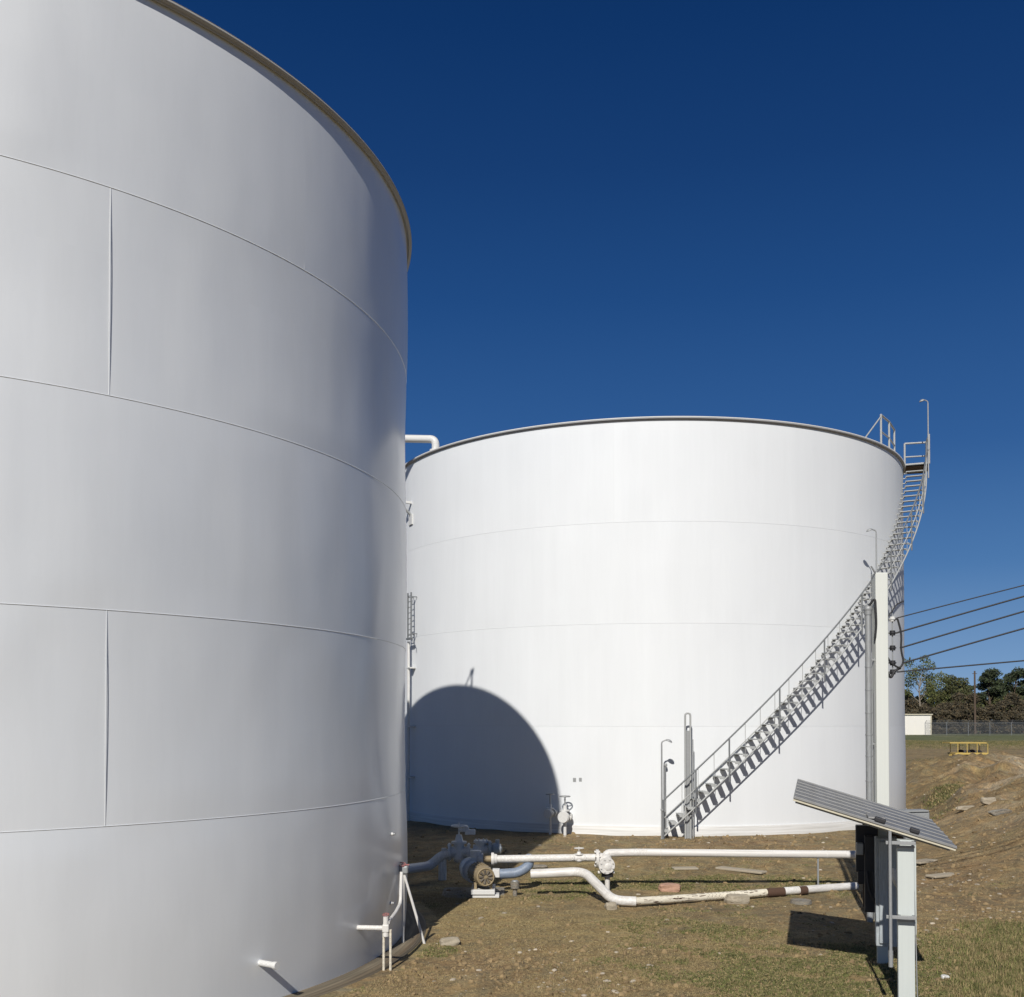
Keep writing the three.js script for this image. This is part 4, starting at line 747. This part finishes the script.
function scatter(name, label, geo, mat, N, place, colr) {
  const im = new THREE.InstancedMesh(geo, mat, N), m = new THREE.Matrix4(), q = new THREE.Quaternion(), c = new THREE.Color(); let k = 0, tries = 0;
  while (k < N && tries < N * 30) { tries++; const r = place(); if (!r) continue; q.setFromEuler(new THREE.Euler(r.tilt ? rr(-3, 3) : rr(-0.15, 0.15), rnd() * 6.283, r.tilt ? rr(-3, 3) : rr(-0.15, 0.15))); m.compose(V(r.x, ground(r.x, r.Z) + (r.dy || 0), -r.Z), q, V(r.s, r.s * (r.sy || 1), r.s)); im.setMatrixAt(k, m); const cc = colr(r); im.setColorAt(k, c.setRGB(...cc)); k++; }
  im.count = k; im.name = name; im.castShadow = im.receiveShadow = true; tag(im, label, 'ground cover', null, 'stuff'); scene.add(im);
}
// sample in view: depth with density falling off, side from the picture's width
const sample = (Za, Zb) => { const t = rnd(), Z = Za * Zb / (Zb + t * (Za - Zb)), x = rr(-0.30, 0.54) * Z; return { x, Z }; };
const bladeMat = new THREE.MeshPhysicalMaterial({ roughness: 0.85, transmission: 0.15, thickness: 0 });
const dry = () => { const m = rr(0.7, 1.25); return [0.36 * m, 0.28 * m, 0.135 * m]; }, grn = () => { const m = rr(0.6, 1.3); return [0.165 * m, 0.175 * m, 0.05 * m]; };
scatter('grass', 'short green and yellow grass growing in patches over the dirt yard', bladeTuft(8, 0.042, 0.004, 0.08), bladeMat, 60000, () => { const { x, Z } = sample(12.4, 34); if (!clearOf(x, Z)) return null; const g = greenAt(x, Z); return rnd() < g * 1.1 - 0.12 ? { x, Z, s: rr(0.5, 1.4), sy: rr(0.35, 0.9) } : null; }, () => (rnd() < 0.36 ? dry() : grn()));
scatter('tall_grass', 'tall olive grass standing right of the electrical rack', bladeTuft(10, 0.10, 0.0035, 0.14), bladeMat, 6500, () => { const Z = rr(12.4, 19.5), x = rr(0.33, 0.6) * Z; const g = greenAt(x, Z), e = ss(0.395, 0.455, x / Z) * ss(19.3, 17.5, Z + 1.5 * nz(x * 0.8, Z * 0.8)); return rnd() < e * (0.25 + 0.75 * g) ? { x, Z, s: rr(0.45, 1.15) } : null; }, () => (rnd() < 0.5 ? dry() : grn()));
scatter('dry_grass', 'flattened straw coloured dead grass scattered over the dirt yard', bladeTuft(7, 0.022, 0.0035, 0.12), bladeMat, 80000, () => { const { x, Z } = sample(12.4, 32); if (!clearOf(x, Z)) return null; const g = patch(SW, x, Z) + 0.25 * ss(-0.2, 0.3, nz(x * 0.7, Z * 0.7)) + 0.3 * greenAt(x, Z); return rnd() < g ? { x, Z, s: rr(0.5, 1.3), sy: rr(0.4, 1) } : null; }, () => dry());
scatter('bank_grass', 'sparse weeds on the dirt bank and the far field', bladeTuft(8, 0.11, 0.010, 0.26), bladeMat, 12000, () => { const Z = 28 * 120 / (120 + rnd() * (28 - 120)), x = rr(0.34, 0.56) * Z; const g = Math.max(patch(GW, x, Z), ss(95, 125, Z)); return rnd() < g ? { x, Z, s: rr(0.4, 1.1) } : null; }, () => (rnd() < 0.35 ? dry() : grn().map((v) => v * 0.8)));
const peb = new THREE.IcosahedronGeometry(1, 1); { const a = peb.attributes.position; for (let i = 0; i < a.count; i++) { const x = a.getX(i), y = a.getY(i), z = a.getZ(i), k = 1 + 0.3 * nz(x * 1.7, y * 1.7, z * 1.7); a.setXYZ(i, x * k * 1.2, y * k * 0.6, z * k); } peb.computeVertexNormals(); }
const stoneM = std([1, 1, 1], { roughness: 0.95 });
const rawAt = (x, Z) => Math.max(patch(RW, x, Z), bankMask(x, Z));
scatter('gravel', 'pale gravel and shell bits scattered over bare dirt', peb, stoneM, 1900, () => { const { x, Z } = sample(12.4, 48); if (!clearOf(x, Z)) return null; return rnd() < 0.05 + 0.7 * rawAt(x, Z) * ss(-0.2, 0.3, nz(x * 0.6, Z * 0.6)) ? { x, Z, s: 0.006 + 0.025 * rnd() ** 6 * (1 + Z / 30), dy: 0.002 } : null; }, () => { const m = rr(0.5, 1.1); return [0.46 * m, 0.40 * m, 0.31 * m]; });
scatter('dirt_clods', 'brown clods of earth lying on the bare dirt', peb, stoneM, 16000, () => { const { x, Z } = sample(12.4, 60); if (!clearOf(x, Z)) return null; return rnd() < 0.1 + 0.9 * rawAt(x, Z) ? { x, Z, s: 0.006 + 0.03 * rnd() ** 7 * (1 + Z / 30), dy: 0.0, tilt: 1 } : null; }, () => { const m = rr(0.75, 1.3); return [0.23 * m, 0.165 * m, 0.085 * m]; });

scene.traverse((o) => { if (o.isMesh) { o.castShadow = true; o.receiveShadow = true; } });
renderer.render(scene, camera);
